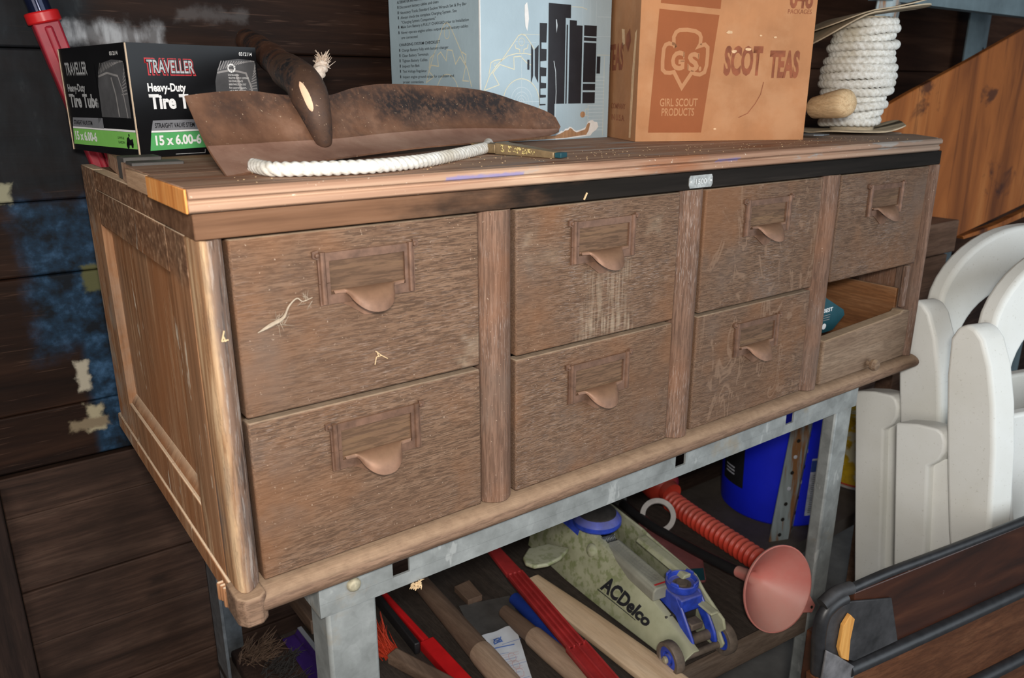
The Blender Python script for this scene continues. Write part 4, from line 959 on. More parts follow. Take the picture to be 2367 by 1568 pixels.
# rope spool
sc_ = E(1.150, .160, ZT)
sp = thing('rope_spool', 'spool of white rope with warped cardboard end discs at the right end', 'rope spool', sc_)
random.seed(2)
zb, zt_ = ZT + .014, ZT + .186; pitch = .0122; turns = int((zt_ - zb) / pitch); pth = []; per = 26
for k in range(turns * per + 1):
    a = 2 * math.pi * k / per; h = k / (turns * per); z = zb + h * (zt_ - zb)
    rr = interp([(0, .043), (.12, .045), (.30, .049), (.40, .056), (.52, .057), (.60, .050), (.8, .0475), (1, .044)], h) + .0018 * math.sin(3.1 * h * turns) + .0025 * math.sin(a * .37 + 2)
    ox = -.008 + .016 * h
    pth.append(sc_ + E(ox + rr * math.cos(a), rr * math.sin(a), z - ZT + .0022 * math.sin(a + 1.2 * math.sin(h * 9)) + .0012 * math.sin(a * 2.3)))
P2 = []
for i in range(len(pth) - 1):
    for k in range(4): P2.append(pth[i].lerp(pth[i + 1], k / 4))
b = MB(); b.tube(P2, .0078, 14, lobes=3, twist=2 * math.pi / .030, depth=.34); b.build('wound_rope', 'rope', sp, sharp=80)
b = MB(); b.lathe([(.0, zb - ZT - .012), (.036, zb - ZT - .012), (.036, .19), (0, .19)], sc_, UP, 24); b.build('core', 'cardflange', sp)
def disc(z0, R, fn, name, th=.0022, seg=48, rings=8):
    g = []
    for i in range(rings + 1):
        rr = .012 + (R - .012) * i / rings; row = []
        for k in range(seg + 1):
            a = 2 * math.pi * k / seg; r2 = rr * (1 + .02 * math.sin(5 * a) * (i / rings))
            xr = r2 * math.cos(a); yr = r2 * math.sin(a)           # xr along camera-right on the board
            row.append(sc_ + E(.808, -.589, 0) * xr + E(.589, .808, 0) * yr + UP * (z0 + fn(xr / R, yr / R)))
        g.append(row)
    b = MB(); b.sheet(g, th); bmesh.ops.remove_doubles(b.bm, verts=b.bm.verts[:], dist=.0002); return b.build(name, 'cardflange', sp, sharp=60)
disc(.193, .100, lambda x, y: -.055 * max(0, -x - .25) ** 1.6 * 1.4 + .009 * max(0, x) ** 2 + .006 * math.sin(2.5 * x), 'top_disc')
disc(.1965, .094, lambda x, y: -.040 * max(0, -x - .2) ** 1.6 + .018 * max(0, x) ** 2 + .005 * math.sin(2.5 * x), 'top_disc', .0018)
disc(.0035, .088, lambda x, y: .020 * max(0, x - .2) ** 1.5 + .002 * math.sin(6 * y), 'bottom_disc')

# hand trowel with a pale turned handle
h1 = at(1966, 236, y=.050); h0 = at(1884, 249, y=.118)
tr = thing('trowel', 'hand trowel with a pale wooden handle resting against the rope spool', 'trowel', E(h0.x, h0.y, ZT))
ax = (h0 - h1); L = ax.length
b = MB(); b.lathe([(0, -.001), (.008, -.0005), (.0155, .002), (.0195, .006), (.0215, .013), (.0215, .022), (.0195, .045), (.0185, L * .7), (.0170, L), (.013, L + .006), (0, L + .007)], h1, ax, 28); b.build('handle', 'dowel', tr)
b = MB(); s0 = h0 + ax.normalized() * .004; b.tube(smooth_path([s0, s0 + ax.normalized() * .02 - UP * .004, E(s0.x + .004, s0.y + .022, ZT + .035), E(s0.x - .004, s0.y + .02, ZT + .008)], 6), .0055, 12); b.build('neck', 'navy', tr)
b = MB(); c0 = at(1868, 300, z=ZT + .003); b.prism([(-.014, -.02), (.0, -.028), (.022, -.024), (.028, .0), (.012, .035), (-.010, .03)], E(s0.x - .006, s0.y + .0, ZT + .0035), (1, 0, 0), (0, 1, 0), (0, 0, .0022)); b.build('blade', 'steel', tr, bevel=.0006)

# red sleeved pole at the far left
p0, p1 = at(150, 165, y=.577), at(100, 42, y=.577)
dd = (p1 - p0).normalized(); ext = p0 - dd * (p0.z + .30)
pole = thing('pole_tool', 'shiny dark blue pole with a red plastic sleeve behind the black carton', 'pole tool', p0 - dd * .02)
d_, e2_, e3_ = frame_from(p0, dd, (0, 1, 0))
b = MB(); sec = lambda p, w1, w2: [p + e2_ * a + e3_ * c_ for a, c_ in ((-w1, -w2), (w1, -w2), (w1, w2), (-w1, w2))]
b.hexa(sec(p0 - dd * .30, .013, .010) + sec(p1 - dd * .004, .016, .012))
b.hexa(sec(p0 - dd * .20 - E(0, .009, 0), .004, .004) + sec(p1 - dd * .01 - E(0, .011, 0), .005, .004))
b.build('sleeve', 'red_plastic', pole, bevel=.003)
b = MB(); b.tube([p1 - dd * .006, p1 + dd * .008], .0205, 20); b.build('collar', 'red_bright', pole, bevel=.002)
b = MB(); b.tube([p1 + dd * .008, p1 + dd * .35], .0135, 20); b.build('tube', 'shiny_navy', pole)
# ------------------------------------------------------------------ floor jack on the lower shelf
JR, JX = E(.158, .987, 0), E(.987, -.158, 0); JO = E(*JKO)
def J(s_, r_, h): return JO + JR * s_ + JX * r_ + UP * h
jk = thing('floor_jack', 'grey green and blue trolley jack with a black maker name on the shelf', 'floor jack', JO)
STN = [(-.014, -.040, .018, -.018, .034), (.02, -.044, .008, -.020, .046), (.055, -.047, .006, -.023, .060), (.11, -.053, .004, -.030, .082), (.163, -.060, .003, -.034, .094), (.22, -.067, .003, -.038, .104), (.29, -.075, .003, -.043, .118), (.42, -.085, .008, -.050, .122)]
def jface(s_, t, lift=0.):
    q = [interp([(a[0], a[k]) for a in STN], s_) for k in (1, 2, 3, 4)]
    p = J(s_, lerp(q[0], q[2], t) - .004 * math.sin(math.pi * t), lerp(q[1], q[3], t)); n = (-JX * (q[3] - q[1]) + UP * (q[2] - q[0])).normalized(); n = n if n.dot(JX) < 0 else -n
    return p + n * lift
ss = [-.014 + (.434) * k / 30 for k in range(31)]
g = [[jface(s_, t / 8) for t in range(9)] + [jface(s_, 1) + JX * .004 + UP * .0015, jface(s_, 1) + JX * .013 + UP * .0005] for s_ in ss]
b = MB(); b.sheet(g, .0035); pt = b.build('side_plate', 'jack', jk, bevel=.0012, sharp=50)
bt = MB(); bt.text('ACDelco', 0, 0, 1, (0, 0, 0), (1, 0, 0), (0, 1, 0), 0, width=1, bold=.045, shear=.25); b = MB(); bt.bm.verts.index_update()
mp = {v: b.bm.verts.new(jface(.196 - .122 * v.co.x - .004 * v.co.y, .36 + .30 * v.co.y + .05 * v.co.x, .0009)) for v in bt.bm.verts}
for fc_ in bt.bm.faces: b.face([mp[v] for v in fc_.verts])
bt.bm.free()
for k in range(10):
    x0_, x1_ = .200 - .01 * k, .200 - .01 * (k + 1); b.face([b.bm.verts.new(jface(a_, t_, .0009)) for a_, t_ in ((x0_, .29 + .004 * k), (x1_, .29 + .004 * (k + 1)), (x1_, .305 + .004 * (k + 1)), (x0_, .31 + .004 * k))])
merge(pt, b.build('print', 'bk_ink', pt, recalc=False))
b = MB(); nb_ = (jface(.24, .8, .01) - jface(.24, .8)).normalized(); b.lathe([(.0125, -.002), (.0125, .004), (.008, .008), (.004, .0095), (0, .010)], jface(.240, .80), nb_, 20); b.build('pivot_bolt', 'jack', pt)
b = MB(); g = [[jface(s_, t_, .0010) for t_ in (.80, .88, .97)] for s_ in (.285, .30, .33, .36)]; b.sheet(g, .0006); b.build('paint_patch', 'jack_blue', pt)
pl = [(-.012, .020), (.0, .010), (.03, .008), (.42, .010), (.42, .118), (.215, .120), (.19, .117), (.065, .113), (.040, .096), (.006, .080), (-.010, .074), (-.016, .058), (-.004, .045), (-.016, .030)]
b = MB(); b.prism(pl, J(0, .0425, 0), JR, UP, JX * .0055)
b.prism([(.018, .1085), (.024, .1165), (.041, .1165), (.0475, .1085)], J(.066, 0, 0), JX, UP, JR * .135)
b.prism([(.026, .078), (.026, .083), (.0415, .083), (.0470, .078)], J(.0, 0, .0), JX, UP, JR * .040)
b.build('side_plate', 'jack', jk, bevel=.003, seg=3)
b = MB(); cvp = [(-.034, .080), (-.034, .098), (-.028, .104), (.002, .104), (.008, .098), (.008, .080)]
b.prism(cvp, J(.072, -.002, 0), JX, UP, JR * .155); cv = b.build('pump_cover', 'jack_cover', jk, bevel=.0025, seg=3)
b = MB()
for q in range(38):
    b.line([(-.012, .014 + .0035 * q), (-.012 + .018 + .002 * math.sin(q * 2.3), .014 + .0035 * q)], .0007, J(.078, -.014, .1043), JX, JR, 0)
b.line([(-.014, .003), (.012, .003)], .0040, J(.078, -.014, .1043), JX, JR, 1)
b.build('label_text', ['dim_ink', 'red_ink'], cv, recalc=False)
b = MB(); b.prism([(-.024, .02), (.040, .02), (.040, .060), (-.024, .060)], J(.05, 0, 0), JX, UP, JR * .33); b.build('inner_frame', 'dark_iron', jk, bevel=.002)
# lifting arm and saddle
b = MB()
for r0 in (-.0225, .0235):
    b.prism([(-.006, .030), (.0, .022), (.012, .024), (.028, .044), (.045, .062), (.085, .066), (.10, .078), (.098, .098), (.045, .098), (.030, .082), (.012, .060), (.0, .045)], J(0, r0 + .012, 0), JR, UP, JX * .006)
b.prism([(.044, .072), (.10, .072), (.10, .098), (.044, .098)], J(-.012, -.0095, 0), JR, UP, JX * .044)
b.build('lift_arm', 'jack_blue', jk, bevel=.003, seg=2)
b = MB(); b.lathe([(0, .0), (.020, 0), (.0255, .004), (.0275, .010), (.0275, .018), (.0245, .0185), (.0225, .0100), (.0, .0090)], J(.060, .0125, .0985), UP, 32)
for a in range(4):
    an = a * math.pi / 2 + .4; c_ = J(.060, .0125, .1160); rr = .0255; t_ = JX * math.cos(an) + JR * math.sin(an); n_ = JX * -math.sin(an) + JR * math.cos(an)
    b.hexa([c_ + t_ * (rr - .002) - n_ * .008, c_ + t_ * (rr + .0015) - n_ * .008, c_ + t_ * (rr + .0015) + n_ * .008, c_ + t_ * (rr - .002) + n_ * .008] + [v + UP * .0055 for v in (c_ + t_ * (rr - .002) - n_ * .006, c_ + t_ * (rr + .0015) - n_ * .006, c_ + t_ * (rr + .0015) + n_ * .006, c_ + t_ * (rr - .002) + n_ * .006)])
sd = b.build('saddle', 'jack_blue', jk, bevel=.0008)
b = MB(); b.lathe([(.0, 0), (.0225, 0), (.0222, .0006), (.010, .0006), (.0095, .0030), (.005, .0034), (0, .0030)], J(.060, .0125, .1076), UP, 24); b.build('saddle_bolt', 'iron', sd)
b = MB(); b.box(-.5, .5, -.5, .5, -.5, .5)
for v in b.bm.verts: v.co = J(.022 + v.co.y * .02, .010 + v.co.x * .024, .056 + v.co.z * .012) 
b.build('arm_link', 'iron', jk, bevel=.002)
b = MB(); b.tube([J(-.004, -.042, .022), J(-.004, .050, .022)], .0058, 16); b.build('axle', 'iron', jk)
b = MB(); b.tube([J(.014, -.012, .032), J(.014, .042, .032)], .0085, 16); b.build('arm_pin', 'iron', jk)
for sg in (-1, 1):
    b = MB(); c_ = J(.0, .0485 if sg > 0 else -.0435, .0275); b.lathe([(.0195, .0), (.0262, 0), (.0272, .002), (.0272, .014), (.0262, .016), (.0205, .016), (.0185, .011), (.0185, .004)], c_, JX * sg, 36, close=True)
    wl = b.build('wheel', 'iron', jk)
    b = MB(); b.lathe([(0, .003), (.0200, .003), (.0200, .013), (.012, .0140), (.0085, .010), (.0085, .015), (.0055, .0165), (0, .017)], c_, JX * sg, 28); b.build('hub', 'jack_blue', wl)
    b = MB(); b.lathe([(0, .0170), (.006, .0170), (.006, .020), (.004, .022), (0, .0225)], c_, JX * sg, 16); b.build('axle_nut', 'bolt', wl)
b = MB(); b.lathe([(.0, .0), (.043, 0), (.046, .004), (.046, .012), (.040, .020), (.020, .030), (0, .031)], J(.282, -.012, .112), UP, 32); b.build('handle_socket', 'jack_blue', jk)
b = MB(); b.lathe([(0, .0), (.036, 0), (.036, .003), (.02, .010), (0, .011)], J(.282, -.012, .1335), UP, 28); b.build('socket_cap', 'dark_iron', jk)
b = MB(); hp_ = [J(.335 - .0 + .0, -.020 + .0, .088)]; sp_ = [J(.236, -.030, .104) + JX * .004 * math.cos(k * .9) * 0 + JX * (.0004 * k) + (JR * math.cos(k * .75) + UP * math.sin(k * .75)) * .0055 for k in range(70)]
b.tube(sp_, .0011, 6); b.build('return_spring', 'steel', jk)
b = MB(); lg = [at(1133 + a_ / 2.845, 1110 + c_ / 2.845, z=SZ + .062) for a_, c_ in ((215, 530), (232, 570), (290, 590), (380, 575), (460, 535), (520, 470), (380, 440), (250, 470))]
a_ = [b.bm.verts.new(q) for q in lg]; t_ = [b.bm.verts.new(q + UP * .008) for q in lg]; b.face(a_); b.face(t_)
for k in range(len(lg)): b.face([a_[k], a_[(k + 1) % len(lg)], t_[(k + 1) % len(lg)], t_[k]])
b.build('foot_lug', 'jack', jk, bevel=.003, seg=3)
b = MB()
for s_, r_ in ((.39, -.05), (.39, .05)): b.lathe([(0, -.008), (.024, -.008), (.025, 0), (.024, .008), (0, .008)], J(s_, r_, .0255), JX, 24)
b2 = b.bm; 
cw = [None, None]
b.bm.free()
for r_ in (-.045, .035):
    b = MB(); b.lathe([(0, -.008), (.024, -.008), (.025, 0), (.024, .008), (0, .008)], J(.39, r_, .0255), JX, 24); b.build('rear_caster', 'iron', jk)

# ------------------------------------------------------------------ other things on the lower shelf
def bar(pa, pb, w_, h_, name, mat, parent=None, bevel=.002, w2=None, h2=None, build=True, mb=None, m=0, dz=0.):
    """long bar lying between two floor points (their bottoms)"""
    pa, pb = Vector(pa), Vector(pb); d = (pb - pa).normalized(); sd = d.cross(UP).normalized(); w2 = w2 or w_; h2 = h2 or h_
    b = mb or MB(); up = sd.cross(d)
    b.hexa([pa - sd * w_ / 2, pa + sd * w_ / 2, pb + sd * w2 / 2, pb - sd * w2 / 2, pa - sd * w_ / 2 + up * h_, pa + sd * w_ / 2 + up * h_, pb + sd * w2 / 2 + up * h2, pb - sd * w2 / 2 + up * h2], m)
    return b.build(name, mat, parent, bevel=bevel, seg=3) if build else b
Z0 = SZ + .001
# pale flat ash stick
pa, pb = at(1228, 1338, z=-.436), at(1530, 1562, z=-.436); pa.z = pb.z = Z0
d_ = (pb - pa).normalized(); sdv = d_.cross(UP).normalized()
b = MB(); g = []
for k in range(25):
    t = k / 24; c_ = pa + (pb + d_ * .16 - pa) * t; hw = interp([(0, .020), (.3, .028), (.6, .031), (1, .030)], t); hh = .016
    row = []
    for a in range(17):
        an = 2 * math.pi * a / 16; row.append(c_ + sdv * hw * math.copysign(abs(math.cos(an)) ** .55, math.cos(an)) + UP * (hh / 2 + hh / 2 * math.copysign(abs(math.sin(an)) ** .6, math.sin(an))))
    g.append(row)
vs = [[b.bm.verts.new(p) for p in row[:16]] for row in g]
for i in range(24):
    for k in range(16): b.face([vs[i][k], vs[i][(k + 1) % 16], vs[i + 1][(k + 1) % 16], vs[i + 1][k]])
b.face(vs[0]); b.face(vs[-1]); tag(b.build('wooden_bat', 'bat'), 'long flat pale wooden bat on the shelf beside the jack', 'bat')
# red ribbed bar
rb0, rb1 = at(1190, 1330, z=-.405), at(1395, 1568, z=-.405); rb0.z = -.409; rb1.z = -.411
rb = thing('ribbed_bar', 'dark red plastic bar with long grooves lying across the pale bat', 'tool', E(rb0.x, rb0.y, Z0))
d_ = (rb1 - rb0).normalized(); sdv = d_.cross(UP).normalized(); upv = sdv.cross(d_)
pm = rb0.lerp(rb1, .74)
def ribbed(p, q, wd, name, nr=4):
    b = MB(); b.hexa([p - sdv * wd, p + sdv * wd, q + sdv * wd, q - sdv * wd, p - sdv * wd + upv * .006, p + sdv * wd + upv * .006, q + sdv * wd + upv * .006, q - sdv * wd + upv * .006])
    for k in range(nr):
        c_ = -wd + (2 * wd) * (k + .0) / (nr - 1) * .86 + wd * .07 * 2; c_ = lerp(-wd + .0016, wd - .0016, k / (nr - 1))
        b.hexa([p + sdv * (c_ - .0016), p + sdv * (c_ + .0016), q + sdv * (c_ + .0016), q + sdv * (c_ - .0016)] + [v + upv * .011 for v in (p + sdv * (c_ - .0016), p + sdv * (c_ + .0016), q + sdv * (c_ + .0016), q + sdv * (c_ - .0016))])
    return b.build(name, 'ribbed', rb, bevel=.0005)
ribbed(rb0, pm, .0155, 'grooved_section')
ribbed(pm - d_ * .004, rb1 + d_ * .10, .0185, 'wide_section', 3)
b = MB(); pq = rb0 - d_ * .13; b.hexa([pq - sdv * .011, pq + sdv * .011, rb0 + sdv * .0155, rb0 - sdv * .0155] + [v + upv * .0095 for v in (pq - sdv * .011, pq + sdv * .011, rb0 + sdv * .0155, rb0 - sdv * .0155)]); b.build('plain_end', 'ribbed', rb, bevel=.002)
# deep blue handle under it
b = MB(); p, q = at(1195, 1385, z=-.435), at(1300, 1490, z=-.435); p.z = q.z = Z0 + .010; b.tube(smooth_path([p - (q - p) * .05, p, p.lerp(q, .5), q], 6), [.006] + [.0115] * 16 + [.009, .006], 16)
tag(b.build('blue_handle', 'blue_pl'), 'deep blue plastic handle under the red ribbed bar', 'handle')
# tan tool handle with metal band
p, q = at(1222, 1462, z=-.430), at(1345, 1568, z=-.430); p.z = q.z = Z0 + .019; dd = (q - p).normalized()
th_ = thing('tan_tool_handle', 'tan turned wooden tool handle with a brass band near the red ribbed bar', 'tool handle', E(p.x, p.y, Z0))
b = MB(); b.lathe([(.0, .0), (.0165, .0), (.0175, .004), (.0185, .05), (.0180, .30), (0, .30)], p + dd * .012, dd, 24); b.build('grip', 'tan_handle', th_)
b = MB(); b.lathe([(.0, -.075), (.0115, -.07), (.0145, -.02), (.0150, .0115), (0, .0115)], p, dd, 24); fr_ = b.build('shank', 'brown_handle', th_)
b = MB(); b.lathe([(.0152, -.020), (.0158, -.018), (.0158, -.008), (.0154, -.006)], p, dd, 24, a0=0.2, a1=2.2); b.build('band', 'tape', fr_)
# sheet of paper
cs = [at(*c_, z=-.437) for c_ in ((1107, 1470), (1190, 1440), (1240, 1590), (1172, 1600))]
for c_ in cs: c_.z = -.440
cs[2].z = cs[3].z = -.446
g = [[cs[0].lerp(cs[1], u_ / 8).lerp(cs[3].lerp(cs[2], u_ / 8), v_ / 12) + UP * (.0012 * math.sin(u_ * 1.3 + v_ * .9)) for u_ in range(9)] for v_ in range(13)]
b = MB(); b.sheet(g, .0005); pap = tag(b.build('paper_sheet', 'paper'), 'creased white paper with blue scribbles between two wooden handles', 'paper')
o_ = cs[0] + UP * .0035; ex = (cs[1] - cs[0]); ey_ = (cs[3] - cs[0]); nx_ = ex.length; exn = ex.normalized(); eyn = ey_.normalized(); random.seed(21)
b = MB()
b.line([(.38 * nx_ + .006 * math.cos(a * 1.7) * (1 + a * .05), .026 + .006 * math.sin(a * 2.3)) for a in [k * .5 for k in range(22)]], .0016, o_, exn, eyn, 0)
b.line([(.015, .040), (.05, .047)], .0022, o_, exn, eyn, 0); b.line([(.03, .038), (.065, .040)], .0008, o_, exn, eyn, 0)
for k in range(15): b.line([(.012 + .002 * k, .055 + .0055 * k), (.040 + random.uniform(-.01, .02), .060 + .0052 * k)], .0006, o_ + UP * .0002, exn, eyn, 1 if k % 3 else 0)
for q in range(3): b.line([(.036 + .006 * math.cos(a), .072 + .018 * q + .010 * math.sin(a)) for a in [k * .55 for k in range(12)]], .0009, o_ + UP * .0003, exn, eyn, 1)
b.build('scribble', ['ink_blue', 'ink_red'], pap, recalc=False)
# brown handle beside it
p, q = at(1002, 1385, z=-.432), at(1158, 1568, z=-.432); p.z = q.z = Z0 + .0205; dd = (q - p).normalized()
bh = thing('brown_tool_handle', 'thick brown wooden tool handle between the red bar and the paper', 'tool handle', E(p.x, p.y, Z0))
LL = (q - p).length
b = MB(); b.lathe([(0, -.06), (.0150, -.06), (.0165, 0), (.0190, LL * .72), (.0, LL * .72)], p, dd, 24); b.build('shank', 'brown_handle', bh)
b = MB(); b.lathe([(0, LL * .72 + .0005), (.0195, LL * .72 + .0005), (.0205, LL * .78), (.0200, LL + .12), (0, LL + .12)], p, dd, 24); b.build('grip', 'tan_handle', bh)
# red bar with blue black edge
p, q = at(893, 1380, z=-.435), at(1065, 1568, z=-.435); p.z = Z0; q.z = Z0; dd = (q - p).normalized(); sdv = dd.cross(UP).normalized(); m_ = p.lerp(q, .60)
hk = thing('red_bar_tool', 'bright red steel bar with a black back edge left of the brown handle', 'tool', p)
b = MB(); bar(p - dd * .08, m_, .013, .016, '', '', mb=b, build=False); b.build('shaft', 'red_bright', hk, bevel=.003)
b = MB(); bar(m_ - dd * .006, q + dd * .10, .026, .0175, '', '', mb=b, build=False); b.build('blade_holder', 'red_bright', hk, bevel=.002)
b = MB(); o1 = sdv * .0115
bar(p - dd * .02 - o1 * -1.15, m_ + dd * .0 - o1 * -1.75, .010, .022, '', '', mb=b, build=False); b.build('back_edge', 'black_pl', hk, bevel=.002)
# hand brush with red bristles
p, q = at(905, 1512, z=-.435), at(1010, 1568, z=-.435); p.z = q.z = Z0 + .001; dd = (q - p).normalized()
hb = thing('hand_brush', 'small brush with red bristles and a brown wooden handle beside the bench leg', 'brush', p)
bar(p, q + dd * .12, .024, .020, 'handle', 'brown_handle', hb, .004)
b = MB(); random.seed(9)
for k in range(26): hairs(b, p - dd * .004 + UP * .010 + Vector((random.uniform(-.01, .01), random.uniform(-.01, .01), 0)), -dd + E(random.uniform(-.1, .45), 0, random.uniform(.0, .3)), .085, .0010, 8, .16, .006, 0, .12)
b.build('bristles', 'bristle_red', hb)
# dull grey sheet metal scrap, brown offcut
cs = [at(*c_, z=-.4475) for c_ in ((1060, 1402), (1178, 1378), (1205, 1440), (1100, 1480))]
b = MB(); [setattr(c_, 'z', Z0 + .0004) for c_ in cs]; b.hexa(cs + [c_ + UP * .002 for c_ in cs]); tag(b.build('metal_scrap', 'slate', bevel=.0004), 'dull grey sheet metal scrap lying behind the paper', 'metal sheet')
cs = [at(*c_, z=-.4475) for c_ in ((1050, 1368), (1085, 1352), (1115, 1388), (1082, 1400))]
b = MB(); [setattr(c_, 'z', Z0 + .0004) for c_ in cs]; b.hexa(cs + [c_ + UP * .012 for c_ in cs]); tag(b.build('wood_offcut', 'brown_handle', bevel=.001), 'small brown wood offcut behind the grey metal scrap', 'wood offcut')
# purple plastic tool and coir brush left of the leg
p, q = at(662, 1470, z=-.440), at(735, 1568, z=-.440); p.z = q.z = Z0; dd = (q - p).normalized()
pt_ = thing('purple_tool', 'purple plastic trough shaped tool left of the front bench leg', 'tool', p)
sdv = dd.cross(UP).normalized()
b = MB(); b.prism([(-.024, .001), (.022, .001), (.024, .018), (.019, .018), (.014, .006), (-.014, .006), (-.020, .014), (-.025, .014)], p, sdv, UP, dd * .22); b.build('trough', 'purple', pt_, bevel=.0015)
b = MB(); b.prism([(-.027, .013), (-.020, .013), (-.020, .0155), (-.027, .0155)], p, sdv, UP, dd * .22); b.build('pale_rim', 'grey_ink', pt_)
pb_ = thing('coir_brush', 'brown and black bristled brush at the far left end of the shelf', 'brush', E(.105, .42, Z0))
b = MB(); random.seed(4)
for k in range(34): hairs(b, E(.080 + random.uniform(0, .05), .46 + random.uniform(-.02, .03), Z0 + .012), (.15, -.55, .5), .05, .0011, 7, .3, .004, 0, .1)
b.build('brown_bristles', 'brown_handle', pb_)
b = MB()
for k in range(40): hairs(b, E(.095 + random.uniform(0, .06), .385 + random.uniform(-.03, .05), Z0 + .012), (.2, -.5, .5), .04, .0009, 7, .3, .004, 0, .1)
b.build('black_bristles', 'bristle', pb_)
b = MB(); b.box(.075, .155, .33, .485, Z0, Z0 + .020); b.build('block', 'post_dark', pb_, bevel=.004)
p, q = at(700, 1395, z=-.44), at(742, 1450, z=-.44); p.z = q.z = Z0
tag(bar(p - (q - p) * .6, q, .035, .028, 'wood_block', 'brown_handle'), 'brown wooden block in the shade just left of the front bench leg', 'wood block')

# corrugated hose, funnel
hz = -.4262
hpth = smooth_path([at(1545, 1153, z=hz), at(1592, 1188, z=hz), at(1645, 1224, z=hz), at(1700, 1260, z=hz), at(1757, 1298, z=hz)], 10)
L = sum((hpth[i + 1] - hpth[i]).length for i in range(len(hpth) - 1))
hs = thing('corrugated_hose', 'red corrugated plastic hose lying behind the jack', 'hose', E(hpth[20].x, hpth[20].y, Z0))
P2, R2 = [], []; n_ = 340; acc = [0.]
for i in range(len(hpth) - 1): acc.append(acc[-1] + (hpth[i + 1] - hpth[i]).length)
for k in range(n_ + 1):
    s_ = L * k / n_; i = max(j for j in range(len(acc)) if acc[j] <= s_ + 1e-9); i = min(i, len(hpth) - 2); P2.append(hpth[i].lerp(hpth[i + 1], (s_ - acc[i]) / (acc[i + 1] - acc[i])))
    ph = s_ / .0135 * 2 * math.pi; R2.append(.0198 + .0038 * (0.5 + .5 * math.cos(ph)) ** 1.6 * (1 if s_ > .012 else 0) + (.001 if s_ < .012 else 0))
b = MB(); b.tube(P2, R2, 26); b.build('corrugated_tube', 'hose', hs, sharp=70)
b = MB(); d0 = (hpth[0] - hpth[3]).normalized(); b.lathe([(0, -.012), (.0238, -.012), (.0250, .004), (.038, .016), (.043, .03), (.043, .10), (0, .10)], hpth[0] + UP * .019, d0 + UP * .12, 30); b.build('end_cuff', 'hose', hs)
fc = at(1797, 1361, z=-.376)
axc = E(.42, -.89, -.03).normalized(); axw = (RM.transposed() @ axc).normalized()
fn_ = thing('funnel', 'pale red plastic funnel lying on its side at the shelf front', 'funnel', E(fc.x, fc.y, Z0))
R_ = .0735
b = MB(); b.lathe([(.0105, -.098), (.0125, -.062), (.020, -.052), (R_ - .003, -.004), (R_, -.003), (R_ + .0022, .0), (R_ + .0022, .003), (R_, .003), (R_ - .002, .0), (.019, -.050), (.011, -.060), (.009, -.098)], fc, axw, 48); b.build('cone', 'funnel', fn_, sharp=50)
tabd = (RM.transposed() @ E(.80, .35, -.48)); tabd = (tabd - axw * tabd.dot(axw)).normalized(); tb2 = axw.cross(tabd)
b = MB(); pl = [(R_, -.017), (R_ + .012, -.012), (R_ + .023, -.008), (R_ + .024, .006), (R_ + .012, .012), (R_, .018)]
b.prism(pl, fc - axw * .001, tabd, tb2, axw * .0025); b.build('hang_tab', 'funnel', fn_, bevel=.0008)
b = MB(); b.lathe([(0, 0), (.0028, 0), (.0028, .0004), (0, .0004)], fc + tabd * (R_ + .0165) + axw * .0017, axw, 14); b.build('tab_hole_disc', 'void', fn_)  # black disc in place of a hole, its shade painted
sp0 = fc - axw * .097
b = MB(); b.tube(smooth_path([sp0, sp0 - axw * .03, at(1590, 1264, z=-.424), at(1500, 1212, z=-.424), at(1440, 1165, z=-.424)], 8), .0100, 18); b.build('spout_hose', 'black_pl', fn_)
rc = at(1525, 1212, z=-.422); rn = (CAM - rc).normalized(); rn = (rn + UP * .3).normalized()
b = MB(); b.lathe([(.0265, -.004), (.0375, -.004), (.0375, .004), (.0265, .004)], rc + E(.015, .02, .005), rn, 36, close=True); tag(b.build('white_ring', 'white_pl', bevel=.0008), 'dusty white plastic ring standing around the black funnel hose', 'ring')
cs = [at(*c_, z=-.445) for c_ in ((1478, 1185), (1560, 1255), (1622, 1285), (1632, 1345), (1560, 1345), (1470, 1265))]
for c_ in cs: c_.z = Z0
b = MB(); a_ = [b.bm.verts.new(c_) for c_ in cs]; t_ = [b.bm.verts.new(c_ + UP * .012) for c_ in cs]; b.face(a_); b.face(t_)
for i in range(6): b.face([a_[i], a_[(i + 1) % 6], t_[(i + 1) % 6], t_[i]])
mr = tag(b.build('maroon_case', 'maroon', bevel=.003), 'flat dusty maroon plastic case between the jack and the black hose', 'case')
cs = [at(*c_, z=-.437) for c_ in ((1592, 1316), (1626, 1314), (1630, 1342), (1604, 1344))]
b = MB(); b.face([b.bm.verts.new(E(c_.x, c_.y, Z0 + .0126)) for c_ in cs]); b.build('teal_sticker', 'teal', mr, recalc=False)

# ------------------------------------------------------------------ steel rack at the right, pail and tin on it
RY = .29; RZ = -.565; LEAN = .14
rk = thing('shelving_rack', 'tall rusty blue grey perforated steel rack behind the right end of the cabinet', 'shelving rack', E(1.8, .43, FLOOR))
b = MB(); b.prism([(1.250, .008), (1.297, -.010), (1.346, .012), (1.3445, .0155), (1.297, -.0062), (1.2515, .0115)], (LEAN * (FLOOR - RZ), RY, FLOOR), (1, 0, 0), (0, 1, 0), (LEAN * 2.2, 0, 2.2)); fp = b.build('post', 'rackpost', rk, bevel=.0006)
for k in range(26):
    z_ = -.55 + .0385 * k
    for xx, yy in ((1.272, -.0006), (1.322, .0010)):
        b = MB(); b.lathe([(0, 0), (.0048, 0), (.0048, .0006), (0, .0006)], (xx + LEAN * (z_ - RZ), RY + yy - .0005, z_), (.37 * (-1 if xx < 1.297 else 1), -1, 0), 12)
        if -.56 < z_ < .0: b.build('hole_disc', 'void' if k not in (3, 5, 7, 8) else 'label_w', fp)  # a disc stands for each hole: shade painted black, brightness painted pale
        else: b.bm.free()
